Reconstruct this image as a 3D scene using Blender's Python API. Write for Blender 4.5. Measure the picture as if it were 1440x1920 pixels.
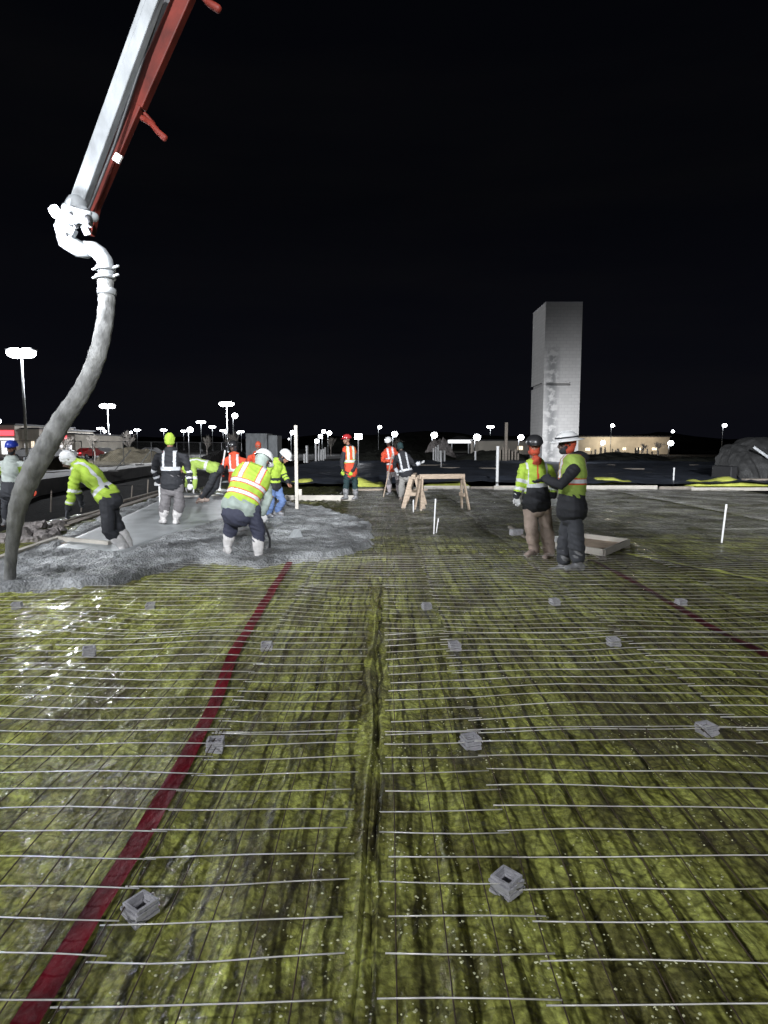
import bpy, math, random
import numpy as np
from mathutils import Vector, Matrix, noise
random.seed(7); rng = np.random.default_rng(7)
scene = bpy.context.scene
for o in list(bpy.data.objects): bpy.data.objects.remove(o)
COL = scene.collection
R = math.radians

# ------------------------------------------------------------------ camera, sky, lamps, exposure
F, CX, CY, H = 1180.0, 720.0, 960.0, 1.6
PITCH = math.atan(122.0/F)
cam = bpy.data.cameras.new('camera'); camo = bpy.data.objects.new('camera', cam); COL.objects.link(camo)
camo.location = (0, 0, H); camo.rotation_euler = (math.pi/2-PITCH, 0, 0)
cam.sensor_fit = 'VERTICAL'; cam.sensor_height = 24; cam.lens = 24*F/1920.0
cam.clip_start = 0.05; cam.clip_end = 3000
scene.camera = camo
FWD = Vector((0, math.cos(PITCH), -math.sin(PITCH))); UPV = Vector((0, math.sin(PITCH), math.cos(PITCH)))

def ray(px, py): return FWD + Vector(((px-CX)/F, 0, 0)) + UPV*((CY-py)/F)
def W(px, py, Y):                       # the point seen at (px, py) that stands Y metres away
    d = ray(px, py); return Vector((0, 0, H)) + d*(Y/d.y)
def G(px, py, z=0.0):                   # the same on a level surface
    d = ray(px, py); return Vector((0, 0, H)) + d*((z-H)/d.z)

w = bpy.data.worlds.new('World'); scene.world = w; w.use_nodes = True
nt = w.node_tree; N = nt.nodes; bg = N['Background']
tc = N.new('ShaderNodeTexCoord'); mp = N.new('ShaderNodeMapping'); mp.inputs['Scale'].default_value = (1.2, 1.2, 7)
nz = N.new('ShaderNodeTexNoise'); nz.inputs['Scale'].default_value = 1.6; nz.inputs['Detail'].default_value = 5
cr = N.new('ShaderNodeValToRGB'); cr.color_ramp.elements[0].position = .42; cr.color_ramp.elements[0].color = (.0008, .0009, .0016, 1)
cr.color_ramp.elements[1].position = .75; cr.color_ramp.elements[1].color = (.0018, .0018, .0022, 1)
nt.links.new(tc.outputs['Generated'], mp.inputs['Vector']); nt.links.new(mp.outputs[0], nz.inputs['Vector'])
nt.links.new(nz.outputs['Fac'], cr.inputs['Fac']); sx_ = N.new('ShaderNodeSeparateXYZ'); nt.links.new(tc.outputs['Generated'], sx_.inputs[0])
gl_ = N.new('ShaderNodeValToRGB'); ge = gl_.color_ramp.elements; ge[0].position = 0.0; ge[0].color = (.0026, .0027, .0042, 1); ge[1].position = .35; ge[1].color = (.0004, .0005, .0008, 1); nt.links.new(sx_.outputs['Z'], gl_.inputs['Fac'])
am = N.new('ShaderNodeMix'); am.data_type = 'RGBA'; am.blend_type = 'ADD'; am.inputs['Factor'].default_value = 1.0; nt.links.new(cr.outputs[0], am.inputs['A']); nt.links.new(gl_.outputs[0], am.inputs['B'])
nt.links.new(am.outputs['Result'], bg.inputs['Color']); bg.inputs['Strength'].default_value = 1.0
scene.view_settings.view_transform = 'Standard'; scene.view_settings.look = 'None'
scene.view_settings.exposure = 0.0; scene.view_settings.gamma = 1.0

def lamp(name, loc, power, color=(1, 1, 1), radius=.3, target=None, cone=None, blend=.5):
    l = bpy.data.lights.new(name, 'SPOT' if target is not None else 'POINT'); l.energy = power; l.color = color; l.shadow_soft_size = radius
    o = bpy.data.objects.new(name, l); COL.objects.link(o); o.location = loc
    if target is not None:
        o.rotation_euler = (Vector(target)-Vector(loc)).to_track_quat('-Z', 'Y').to_euler(); l.spot_size = R(cone); l.spot_blend = blend
    return o
COOL = (.93, .96, 1.0)
lamp('unseen_flood_light', (-8.0, -6.0, 6.5), 3400, COOL, .30, (0, 9, 0), 110, .6)      # unseen floodlight behind the photographer
lamp('unseen_flood_light', (5.0, -9.0, 7.0), 2600, COOL, .35, (1, 16, 0), 90, .6)  # unseen lamp behind right, added for fill
lamp('unseen_flood_light', (-17.0, 3.0, 9.0), 9000, COOL, .35, (1, 15, 0), 70, .9)
lamp('unseen_flood_light', (2.0, -12.0, 8.5), 60000, COOL, .35, (-4, 32, .5), 28, 1.0)  # unseen spot added to brighten the far boards and pipes
lamp('unseen_flood_light', (2.6, -12.0, 8.5), 75000, COOL, .35, (13, 32, .5), 30, 1.0)  # second added spot, brightens the far right side
lamp('boom_work_light', tuple(W(100, 446, 6.55)), 210, (.88, .92, 1), .06)                     # work light at the boom tip
lamp('tower_flood_light', (14.0, 52.5, 2.0), 3800, COOL, .3, (17.5, 60, 2.0), 130, 1.0)              # flood by the block tower

# ------------------------------------------------------------------ helpers
def tag(o, label=None, cat=None, group=None, kind=None):
    if label: o['label'] = label
    if cat: o['category'] = cat
    if group: o['group'] = group
    if kind: o['kind'] = kind
    return o
def empty(name, loc, label=None, cat=None, group=None):
    o = bpy.data.objects.new(name, None); COL.objects.link(o); o.location = loc; o.empty_display_size = .1
    return tag(o, label, cat, group)

def mat(name, col, rough=.7, metal=0, var=.25, scale=6, bump=.15, bscale=30, emit=None, estr=0, stretch=(1, 1, 1), coat=0, spec=.5, col2=None, dist=.01):
    m = bpy.data.materials.new(name); m.use_nodes = True; t = m.node_tree; n = t.nodes; L = t.links; b = n['Principled BSDF']
    b.inputs['Roughness'].default_value = rough; b.inputs['Metallic'].default_value = metal
    b.inputs['Specular IOR Level'].default_value = spec; b.inputs['Coat Weight'].default_value = coat; b.inputs['Coat Roughness'].default_value = .15
    tcn = n.new('ShaderNodeTexCoord'); mpn = n.new('ShaderNodeMapping'); mpn.inputs['Scale'].default_value = stretch
    L.new(tcn.outputs['Object'], mpn.inputs['Vector'])
    a = n.new('ShaderNodeTexNoise'); a.inputs['Scale'].default_value = scale; a.inputs['Detail'].default_value = 6; a.inputs['Roughness'].default_value = .6
    L.new(mpn.outputs[0], a.inputs['Vector'])
    r = n.new('ShaderNodeValToRGB'); r.color_ramp.elements[0].position = .32; r.color_ramp.elements[1].position = .68
    c = Vector(col); c2 = Vector(col2) if col2 else c*(1+var*.6)
    r.color_ramp.elements[0].color = (*(c*(1-var)), 1); r.color_ramp.elements[1].color = (*[min(1, v) for v in c2], 1)
    L.new(a.outputs['Fac'], r.inputs['Fac']); L.new(r.outputs[0], b.inputs['Base Color'])
    if bump > 0:
        q = n.new('ShaderNodeTexNoise'); q.inputs['Scale'].default_value = bscale; q.inputs['Detail'].default_value = 5
        L.new(mpn.outputs[0], q.inputs['Vector'])
        bp = n.new('ShaderNodeBump'); bp.inputs['Strength'].default_value = min(1, bump*2); bp.inputs['Distance'].default_value = dist
        L.new(q.outputs['Fac'], bp.inputs['Height']); L.new(bp.outputs[0], b.inputs['Normal'])
    if emit:
        b.inputs['Emission Color'].default_value = (*emit, 1); b.inputs['Emission Strength'].default_value = estr
        m.cycles.emission_sampling = 'NONE' if estr < 20 else 'FRONT'
    return m

class MB:
    def __init__(s): s.v = []; s.f = []; s.m = []
    def add(s, vs, fs, mi=0):
        k = len(s.v); s.v += [tuple(v) for v in vs]; s.f += [tuple(i+k for i in f) for f in fs]; s.m += [mi]*len(fs)
    def box(s, c, size, M=None, mi=0):
        x, y, z = size[0]/2, size[1]/2, size[2]/2
        vs = [Vector(p) for p in [(-x,-y,-z),(x,-y,-z),(x,y,-z),(-x,y,-z),(-x,-y,z),(x,-y,z),(x,y,z),(-x,y,z)]]
        if M is not None: vs = [M @ v for v in vs]
        c = Vector(c); s.add([c+v for v in vs], [(0,3,2,1),(4,5,6,7),(0,1,5,4),(1,2,6,5),(2,3,7,6),(3,0,4,7)], mi)
    def beam(s, a, b, wd, ht, up=(0, 0, 1), mi=0, taper=1.0):
        a = Vector(a); b = Vector(b); d = (b-a).normalized(); u = Vector(up)
        if abs(d.dot(u)) > .98: u = Vector((0, 1, 0))
        r = d.cross(u).normalized(); u = r.cross(d)
        vs = []
        for p, k in ((a, 1), (b, taper)):
            for sx, sz in ((-1,-1),(1,-1),(1,1),(-1,1)): vs.append(p + r*(sx*wd/2*k) + u*(sz*ht/2*k))
        s.add(vs, [(0,1,2,3),(7,6,5,4),(0,4,5,1),(1,5,6,2),(2,6,7,3),(3,7,4,0)], mi)
    def loft(s, pts, rads, side=None, n=12, cap=True, mi=0):
        P = [Vector(p) for p in pts]; RR = [(r, r) if not hasattr(r, '__len__') else r for r in rads]
        T = []
        for i in range(len(P)):
            t = P[min(i+1, len(P)-1)] - P[max(i-1, 0)]
            T.append(t.normalized() if t.length > 1e-7 else Vector((0, 0, 1)))
        if cap:
            P2 = []; R2 = []; T2 = []
            for (k, q) in ((.98, .25), (.8, .65), (.5, .92)):
                P2.append(P[0]-T[0]*(k*min(RR[0]))); R2.append((RR[0][0]*q, RR[0][1]*q)); T2.append(T[0])
            P2 += P; R2 += RR; T2 += T
            for (k, q) in ((.5, .92), (.8, .65), (.98, .25)):
                P2.append(P[-1]+T[-1]*(k*min(RR[-1]))); R2.append((RR[-1][0]*q, RR[-1][1]*q)); T2.append(T[-1])
            P, RR, T = P2, R2, T2
        ref = Vector(side) if side is not None else (Vector((1, 0, 0)) if abs(T[0].x) < .8 else Vector((0, 1, 0)))
        vs = []
        for p, r, t in zip(P, RR, T):
            a = ref - t*ref.dot(t)
            if a.length < 1e-4: a = t.orthogonal()
            a.normalize(); b = t.cross(a)
            if side is None: ref = a
            for j in range(n):
                th = 2*math.pi*j/n; vs.append(p + a*(r[0]*math.cos(th)) + b*(r[1]*math.sin(th)))
        fs = []
        for i in range(len(P)-1):
            for j in range(n):
                j2 = (j+1) % n; fs.append((i*n+j, i*n+j2, (i+1)*n+j2, (i+1)*n+j))
        fs.append(tuple(reversed(range(n)))); fs.append(tuple((len(P)-1)*n+j for j in range(n)))
        s.add(vs, fs, mi)
    def ell(s, c, r, M=None, n=14, mi=0):
        c = Vector(c); vs = []; fs = []; m = n//2
        vs.append((0, 0, -1))
        for i in range(1, m):
            ph = -math.pi/2+math.pi*i/m
            for j in range(n): th = 2*math.pi*j/n; vs.append((math.cos(ph)*math.cos(th), math.cos(ph)*math.sin(th), math.sin(ph)))
        vs.append((0, 0, 1)); top = len(vs)-1
        for j in range(n): fs.append((0, 1+(j+1) % n, 1+j)); fs.append((top, 1+(m-2)*n+j, 1+(m-2)*n+(j+1) % n))
        for i in range(m-2):
            for j in range(n): fs.append((1+i*n+j, 1+i*n+(j+1) % n, 1+(i+1)*n+(j+1) % n, 1+(i+1)*n+j))
        o = []
        for v in vs:
            q = Vector((v[0]*r[0], v[1]*r[1], v[2]*r[2])); o.append(c + (M @ q if M is not None else q))
        s.add(o, fs, mi)
    def lathe(s, prof, c=(0, 0, 0), M=None, n=20, sc=(1, 1), mi=0):
        c = Vector(c); vs = []; fs = []
        for (r, z) in prof:
            for j in range(n):
                th = 2*math.pi*j/n; q = Vector((r*math.cos(th)*sc[0], r*math.sin(th)*sc[1], z)); vs.append(c + (M @ q if M is not None else q))
        for i in range(len(prof)-1):
            for j in range(n): fs.append((i*n+j, i*n+(j+1) % n, (i+1)*n+(j+1) % n, (i+1)*n+j))
        s.add(vs, fs, mi)
    def build(s, name, mats, parent=None, origin=None, smooth=False, bevel=0, own=None):
        me = bpy.data.meshes.new(name)
        off = Vector(origin) if origin is not None else Vector((0, 0, 0))
        me.from_pydata([tuple(Vector(v)-off) for v in s.v], [], s.f); me.validate()
        if not isinstance(mats, (list, tuple)): mats = [mats]
        for m in mats: me.materials.append(m)
        if len(me.polygons) == len(s.m) and any(s.m): me.polygons.foreach_set('material_index', s.m)
        if smooth: me.polygons.foreach_set('use_smooth', [True]*len(me.polygons))
        o = bpy.data.objects.new(name, me); COL.objects.link(o)
        if parent is not None: o.parent = parent
        elif origin is not None: o.location = off
        if bevel:
            b = o.modifiers.new('bevel', 'BEVEL'); b.width = bevel; b.segments = 2; b.limit_method = 'ANGLE'
        return o

def grid_obj(name, X, Y, Z, m, mask=None):
    ny, nx = X.shape; V = np.stack([X, Y, Z], -1).reshape(-1, 3)
    i = np.arange(ny-1)[:, None]*nx + np.arange(nx-1)[None]; f = np.stack([i, i+1, i+nx+1, i+nx], -1).reshape(-1, 4)
    if mask is not None:
        mm = mask.reshape(-1); keep = mm[f].any(1); f = f[keep]
        used = np.unique(f); re = -np.ones(len(V), int); re[used] = np.arange(len(used)); V = V[used]; f = re[f]
    me = bpy.data.meshes.new(name); me.vertices.add(len(V)); me.vertices.foreach_set('co', V.ravel())
    me.loops.add(f.size); me.loops.foreach_set('vertex_index', f.ravel().astype(np.int32))
    me.polygons.add(len(f)); me.polygons.foreach_set('loop_start', np.arange(0, f.size, 4, dtype=np.int32))
    me.update(calc_edges=True); me.validate(); me.polygons.foreach_set('use_smooth', [True]*len(me.polygons)); me.materials.append(m)
    o = bpy.data.objects.new(name, me); COL.objects.link(o); return o

_T = rng.random((256, 256))
def vn(x, y):                                   # smooth value noise, numpy
    xi = np.floor(x).astype(int); yi = np.floor(y).astype(int); fx = x-xi; fy = y-yi
    fx = fx*fx*(3-2*fx); fy = fy*fy*(3-2*fy)
    a = _T[yi % 256, xi % 256]; b = _T[yi % 256, (xi+1) % 256]; c = _T[(yi+1) % 256, xi % 256]; d = _T[(yi+1) % 256, (xi+1) % 256]
    return (a*(1-fx)+b*fx)*(1-fy)+(c*(1-fx)+d*fx)*fy
def fbm(x, y, o=4):
    s = 0; a = 1; t = 0
    for k in range(o): s = s+a*vn(x*2**k+17*k, y*2**k+31*k); t += a; a *= .5
    return s/t
def ridge(x, y, sharp=6):
    n = np.abs(vn(x, y)-.5)*2; return np.exp(-n*sharp)
def spaced(a, b, s0, s1, c=0.0):                # steps that widen with the distance from c
    o = [a]
    while o[-1] < b:
        d = abs(o[-1]-c); o.append(o[-1]+s0+(s1-s0)*min(1, d/25.0))
    return np.array(o)

# ------------------------------------------------------------------ materials
M = {}
M['soil'] = mat('soil', (.013, .012, .012), .95, spec=.06, var=.5, scale=.8, bump=.5, bscale=6, dist=.06)
M['black_poly'] = mat('black_poly', (.060, .070, .092), .45, var=.5, scale=1.2, bump=.5, bscale=5, stretch=(.6, 2, 1), dist=.05)
M['pave'] = mat('pavement_concrete', (.42, .41, .40), .8, var=.2, scale=1.5)
M['grass'] = mat('dry_verge', (.085, .075, .055), .95, spec=.1, var=.5, scale=1.5, bump=.5, bscale=12, dist=.05)
M['wood'] = mat('sawn_timber', (.46, .36, .27), .75, var=.3, scale=5, stretch=(1, 1, 6), bump=.2)
M['wood2'] = mat('weathered_timber', (.30, .26, .22), .85, var=.35, scale=5, bump=.2)
M['paintwood'] = mat('pale_timber', (.52, .485, .43), .7, var=.15, scale=4)
M['pvc'] = mat('white_pvc', (.80, .80, .80), .35, var=.08, scale=8, bump=0)
M['wire_lit'] = mat('lit_wire', (.62, .59, .54), .34, metal=.2, var=.3, scale=3.5, bump=0, col2=(.95, .93, .90))  # crosswise wires: the highlight they catch is put into the colour
M['dullwire'] = mat('dull_wire', (.16, .15, .14), .45, metal=.3, var=.4, scale=1.4, bump=0, col2=(.75, .74, .72))
M['rust_unlit'] = mat('rusty_unlit_wire', (.090, .062, .045), .7, metal=.3, var=.5, scale=12, bump=0)  # lengthwise wires: rust tone kept dark because they catch no light
M['steel'] = mat('grey_steel', (.33, .34, .35), .5, metal=.5, var=.25, scale=5)
M['grey_paint'] = mat('boom_grey_paint', (.19, .20, .207), .6, spec=.25, var=.4, scale=4, bump=.05, stretch=(1, 1, .4))
M['red_paint'] = mat('boom_red_paint', (.075, .009, .005), .6, spec=.2, var=.5, scale=3, bump=.05)
M['hose'] = mat('muddy_hose', (.185, .185, .18), .85, var=.65, scale=6, bump=.5, bscale=12, stretch=(1, 1, .5), dist=.03)
M['dark'] = mat('dark_rubber', (.02, .02, .022), .6, var=.3)
M['red_tape'] = mat('red_tape', (.15, .004, .012), .5, var=.65, scale=7, bump=.5, bscale=22, dist=.012, spec=.12, stretch=(1, .5, 1))
M['mud_tape'] = mat('muddy_red_tape', (.075, .006, .010), .5, var=.7, scale=3, bump=.3)
M['spacer'] = mat('spacer_grey', (.46, .45, .48), .8, var=.3, scale=20, bump=.3, bscale=90)
M['lampglow'] = mat('lamp_glow', (.9, .9, .9), .5, emit=(.92, .95, 1), estr=22, bump=0)
M['bulb'] = mat('work_lamp_glow', (.9, .9, .9), .5, emit=(.85, .9, 1), estr=18, bump=0)
M['window'] = mat('lit_window', (.8, .7, .5), .5, emit=(1, .86, .66), estr=1.6, bump=0)
M['winwhite'] = mat('lit_white_front', (.8, .8, .8), .5, emit=(.95, .96, 1), estr=1.6, bump=0, var=.5)
M['redsign'] = mat('lit_red_sign', (.8, .1, .1), .5, emit=(1, .06, .08), estr=3.0, bump=0)
M['wall'] = mat('store_wall', (.46, .42, .36), .85, var=.2, scale=.5)
M['roof'] = mat('dark_roof', (.05, .05, .055), .8)
M['rock'] = mat('rubble', (.30, .27, .26), .9, var=.5, scale=4, bump=.6, bscale=20, dist=.03)
M['tarp'] = mat('grey_tarp', (.045, .045, .045), .6, var=.5, scale=2, bump=.5, bscale=4, dist=.06)
M['bark'] = mat('pale_bark', (.36, .33, .30), .9, var=.3)
M['yellowfilm'] = mat('yellow_film', (.72, .76, .16), .35, var=.25, scale=4, bump=.5, bscale=10, dist=.02, coat=.3)
M['hill'] = mat('dark_hill', (.025, .026, .022), .95, spec=.1, var=.5, scale=.15, bump=.6, bscale=.8, dist=.6)
M['asphalt'] = mat('asphalt', (.07, .07, .07), .8, var=.3, scale=.6)
M['mesh_fence'] = mat('fence_wire', (.35, .35, .35), .5, metal=.5, bump=0)

# yellow vapour barrier: translucent film over dark gravel
def film_material():
    m = bpy.data.materials.new('vapour_barrier'); m.use_nodes = True; t = m.node_tree; n = t.nodes; L = t.links; b = n['Principled BSDF']
    tcn = n.new('ShaderNodeTexCoord')
    def nzn(scale, det, st, d=0.0):
        mpn = n.new('ShaderNodeMapping'); mpn.inputs['Scale'].default_value = st; L.new(tcn.outputs['Object'], mpn.inputs['Vector'])
        a = n.new('ShaderNodeTexNoise'); a.inputs['Scale'].default_value = scale; a.inputs['Detail'].default_value = det; a.inputs['Distortion'].default_value = d
        L.new(mpn.outputs[0], a.inputs['Vector']); return a.outputs['Fac']
    def ramp(fac, stops):
        r = n.new('ShaderNodeValToRGB'); e = r.color_ramp.elements
        while len(e) < len(stops): e.new(.5)
        for k, (p, c) in enumerate(stops): e[k].position = p; e[k].color = (*c, 1)
        L.new(fac, r.inputs['Fac']); return r.outputs[0]
    def mix(fac, a, c, mode='MIX'):
        x = n.new('ShaderNodeMix'); x.data_type = 'RGBA'; x.blend_type = mode
        if isinstance(fac, float): x.inputs['Factor'].default_value = fac
        else: L.new(fac, x.inputs['Factor'])
        for k, v in (('A', a), ('B', c)):
            if isinstance(v, tuple): x.inputs[k].default_value = (*v, 1)
            else: L.new(v, x.inputs[k])
        return x.outputs['Result']
    base = ramp(nzn(2.1, 5, (1.5, 1.0, 1), .3), [(.36, (.165, .158, .055)), (.50, (.300, .312, .080)), (.66, (.46, .49, .135))])
    streak = ramp(nzn(9, 4, (1.3, .8, 1), .5), [(.38, (.72, .70, .66)), (.50, (1, 1, 1)), (.64, (1.22, 1.22, 1.1))])
    c = mix(1.0, base, streak, 'MULTIPLY')
    fine = ramp(nzn(42, 6, (1, .9, 1), .2), [(.36, (.55, .54, .5)), (.52, (1, 1, 1)), (.70, (1.5, 1.5, 1.35))])
    c = mix(1.0, c, fine, 'MULTIPLY')
    # shade along the folds of the film, painted as dark lines
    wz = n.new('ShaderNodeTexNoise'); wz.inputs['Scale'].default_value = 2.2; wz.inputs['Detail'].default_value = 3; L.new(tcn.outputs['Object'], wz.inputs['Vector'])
    def crease_shade(st, scale, amt, w0, w1):
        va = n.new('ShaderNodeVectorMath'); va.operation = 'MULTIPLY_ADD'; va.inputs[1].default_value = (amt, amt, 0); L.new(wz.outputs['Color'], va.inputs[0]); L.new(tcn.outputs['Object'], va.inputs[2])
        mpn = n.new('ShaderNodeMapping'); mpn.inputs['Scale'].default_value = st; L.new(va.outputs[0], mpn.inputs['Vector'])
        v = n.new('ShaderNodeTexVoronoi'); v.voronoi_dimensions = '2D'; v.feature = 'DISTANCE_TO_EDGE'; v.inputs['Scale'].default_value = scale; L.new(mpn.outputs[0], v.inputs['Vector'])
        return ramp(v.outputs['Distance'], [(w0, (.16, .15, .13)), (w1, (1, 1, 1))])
    c = mix(.45, c, crease_shade((6.6, .55, 1), 1.0, .14, .018, .085), 'MULTIPLY')
    # near-regular lengthwise dark stripes: painted shadows of the wires and wrinkles
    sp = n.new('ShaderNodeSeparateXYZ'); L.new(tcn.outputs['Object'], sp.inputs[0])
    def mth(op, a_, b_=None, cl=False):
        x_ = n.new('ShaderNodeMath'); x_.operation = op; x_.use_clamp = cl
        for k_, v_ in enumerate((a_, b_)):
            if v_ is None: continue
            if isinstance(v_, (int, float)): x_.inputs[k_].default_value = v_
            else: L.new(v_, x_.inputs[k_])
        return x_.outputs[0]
    def stripe_shade(pitch, amp, nsc, st, w_, offs):
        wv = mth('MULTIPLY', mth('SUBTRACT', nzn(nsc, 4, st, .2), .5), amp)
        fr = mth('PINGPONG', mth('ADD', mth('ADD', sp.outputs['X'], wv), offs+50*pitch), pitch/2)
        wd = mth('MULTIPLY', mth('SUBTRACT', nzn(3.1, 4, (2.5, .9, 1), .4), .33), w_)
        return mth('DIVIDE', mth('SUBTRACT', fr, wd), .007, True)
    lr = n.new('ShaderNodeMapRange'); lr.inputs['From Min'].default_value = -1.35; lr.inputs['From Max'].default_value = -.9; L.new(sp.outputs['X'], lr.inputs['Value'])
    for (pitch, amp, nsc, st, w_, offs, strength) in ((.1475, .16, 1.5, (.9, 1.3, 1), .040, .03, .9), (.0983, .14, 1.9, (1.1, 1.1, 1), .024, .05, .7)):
        dk = ramp(stripe_shade(pitch, amp, nsc, st, w_, offs), [(0.0, (.19, .18, .13)), (1.0, (1, 1, 1))])
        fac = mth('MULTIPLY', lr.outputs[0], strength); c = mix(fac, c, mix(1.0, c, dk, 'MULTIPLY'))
    c = mix(.55, c, crease_shade((3.4, 5.1, 1), 1.0, .20, .006, .035), 'MULTIPLY')
    c = mix(.35, c, crease_shade((13, 3.4, 1), 1.0, .10, .01, .05), 'MULTIPLY')
    mud = ramp(nzn(.9, 6, (1, 1, 1), .6), [(.50, (0, 0, 0)), (.64, (1, 1, 1))])
    c = mix(mud, c, mix(.50, c, (.075, .060, .040)))
    # beyond nine metres the ground's dimness is painted: film colour darkened by distance, patchily
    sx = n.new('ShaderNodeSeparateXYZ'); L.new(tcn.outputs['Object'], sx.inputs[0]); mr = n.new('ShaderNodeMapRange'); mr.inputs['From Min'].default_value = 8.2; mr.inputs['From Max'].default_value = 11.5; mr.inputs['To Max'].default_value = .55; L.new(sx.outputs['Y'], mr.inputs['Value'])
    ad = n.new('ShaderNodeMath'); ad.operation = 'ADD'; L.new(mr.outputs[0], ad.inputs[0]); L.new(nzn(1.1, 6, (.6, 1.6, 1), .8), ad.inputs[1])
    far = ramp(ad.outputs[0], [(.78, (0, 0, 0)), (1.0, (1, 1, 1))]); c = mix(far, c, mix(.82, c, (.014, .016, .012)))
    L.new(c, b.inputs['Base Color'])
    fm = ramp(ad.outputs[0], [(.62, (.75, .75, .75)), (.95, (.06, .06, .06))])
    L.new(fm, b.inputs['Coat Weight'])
    rg = ramp(nzn(4, 6, (1.4, .8, 1), .5), [(.34, (.20, .20, .20)), (.50, (.50, .50, .50)), (.7, (.68, .68, .68))]); L.new(rg, b.inputs['Roughness'])
    b.inputs['Specular IOR Level'].default_value = .10; b.inputs['Coat Weight'].default_value = .80; b.inputs['Coat Roughness'].default_value = .07
    # crumpled film: flat facets that meet in sharp folds
    def folds(st, scale, amt, dist, prev):
        va = n.new('ShaderNodeVectorMath'); va.operation = 'MULTIPLY_ADD'; va.inputs[1].default_value = (amt, amt, 0); L.new(wz.outputs['Color'], va.inputs[0]); L.new(tcn.outputs['Object'], va.inputs[2])
        mpn = n.new('ShaderNodeMapping'); mpn.inputs['Scale'].default_value = st; L.new(va.outputs[0], mpn.inputs['Vector'])
        v = n.new('ShaderNodeTexVoronoi'); v.voronoi_dimensions = '2D'; v.feature = 'F1'; v.inputs['Scale'].default_value = scale; L.new(mpn.outputs[0], v.inputs['Vector'])
        q_ = n.new('ShaderNodeBump'); q_.inputs['Strength'].default_value = 1.0; q_.inputs['Distance'].default_value = dist; L.new(v.outputs['Distance'], q_.inputs['Height'])
        if prev is not None: L.new(prev, q_.inputs['Normal'])
        return q_.outputs[0]
    fo = folds((9, 4, 1), 1.0, .3, .014, None); fo = folds((30, 17, 1), 1.0, .2, .005, fo)
    bp = n.new('ShaderNodeBump'); bp.inputs['Strength'].default_value = .7; bp.inputs['Distance'].default_value = .012; L.new(fo, bp.inputs['Normal'])
    L.new(nzn(11, 6, (1.3, .8, 1), .4), bp.inputs['Height'])
    bp2 = n.new('ShaderNodeBump'); bp2.inputs['Strength'].default_value = .6; bp2.inputs['Distance'].default_value = .007
    L.new(nzn(70, 4, (1, 1, 1), .4), bp2.inputs['Height']); L.new(bp.outputs[0], bp2.inputs['Normal'])
    L.new(bp2.outputs[0], b.inputs['Normal']); L.new(bp2.outputs[0], b.inputs['Coat Normal'])
    return m
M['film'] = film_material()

def concrete_material(name, rough_look):
    m = bpy.data.materials.new(name); m.use_nodes = True; t = m.node_tree; n = t.nodes; L = t.links; b = n['Principled BSDF']
    tcn = n.new('ShaderNodeTexCoord'); a = n.new('ShaderNodeTexNoise'); a.inputs['Scale'].default_value = 1.5 if rough_look else 2.2; a.inputs['Detail'].default_value = 7
    L.new(tcn.outputs['Object'], a.inputs['Vector']); r = n.new('ShaderNodeValToRGB'); e = r.color_ramp.elements
    e[0].position = .35; e[1].position = .65
    e[0].color = (.125, .128, .128, 1) if rough_look else (.30, .315, .32, 1); e[1].color = (.42, .43, .44, 1) if rough_look else (.42, .44, .45, 1)
    L.new(a.outputs['Fac'], r.inputs['Fac']); L.new(r.outputs[0], b.inputs['Base Color'])
    b.inputs['Roughness'].default_value = .52 if rough_look else .45
    v = n.new('ShaderNodeTexVoronoi'); v.inputs['Scale'].default_value = 34; L.new(tcn.outputs['Object'], v.inputs['Vector'])
    bp = n.new('ShaderNodeBump'); bp.inputs['Strength'].default_value = .9 if rough_look else .06; bp.inputs['Distance'].default_value = .016; bp.invert = True
    L.new(v.outputs['Distance'], bp.inputs['Height'])
    if rough_look:
        q = n.new('ShaderNodeTexNoise'); q.inputs['Scale'].default_value = 9; q.inputs['Detail'].default_value = 6; L.new(tcn.outputs['Object'], q.inputs['Vector'])
        b2 = n.new('ShaderNodeBump'); b2.inputs['Strength'].default_value = 1; b2.inputs['Distance'].default_value = .035; L.new(q.outputs['Fac'], b2.inputs['Height']); L.new(b2.outputs[0], bp.inputs['Normal'])
    L.new(bp.outputs[0], b.inputs['Normal'])
    return m
M['wetcon'] = concrete_material('wet_concrete', True); M['slabcon'] = concrete_material('floated_concrete', False)

# ------------------------------------------------------------------ the setting: ground, black membrane, pavement, hill
XL, XR = -7.0, -15.5                                    # the trench strip left of the slab
xs = np.unique(np.concatenate([np.arange(-60, 60, 1.0), np.array([-900, -500, -300, -200, -120, -80, 80, 120, 200, 300, 500, 900.]), np.array([XL, XL-.4, XR, XR-.25])]))
ys = np.concatenate([np.arange(-40, 70, 1.0), np.array([75, 80, 90, 100, 120, 150, 200, 300, 450, 700, 1200., 1600])])
X, Y = np.meshgrid(xs, ys)
edge = np.where(Y > 28, -16.8-(Y-28)*.13, -16.8+(28-Y)*.34)
Z = -.03 + .06*(fbm(X*.3, Y*.3)-.5)
Z = np.where((X > -7) & (X < 60) & (Y < 26), -.06, Z)
trench = (X <= XL-.4) & (X >= edge) & (Y < 75); Z = np.where(trench, -.55, Z)
g = grid_obj('ground', X, Y, Z, M['soil']); tag(g, 'dark wet soil of the building site', kind='structure')

ys2 = np.arange(25.2, 66, .35); xs2 = np.arange(-6.6, 62, .35); X, Y = np.meshgrid(xs2, ys2)
Z = .03 + .26*fbm(X*.35, Y*.6) + .10*ridge(X*.9, Y*1.3, 5)
o = grid_obj('plastic_sheet', X, Y, Z, M['black_poly']); tag(o, 'crumpled blue-black plastic membrane beyond the pale board line', 'plastic sheet')

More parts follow.
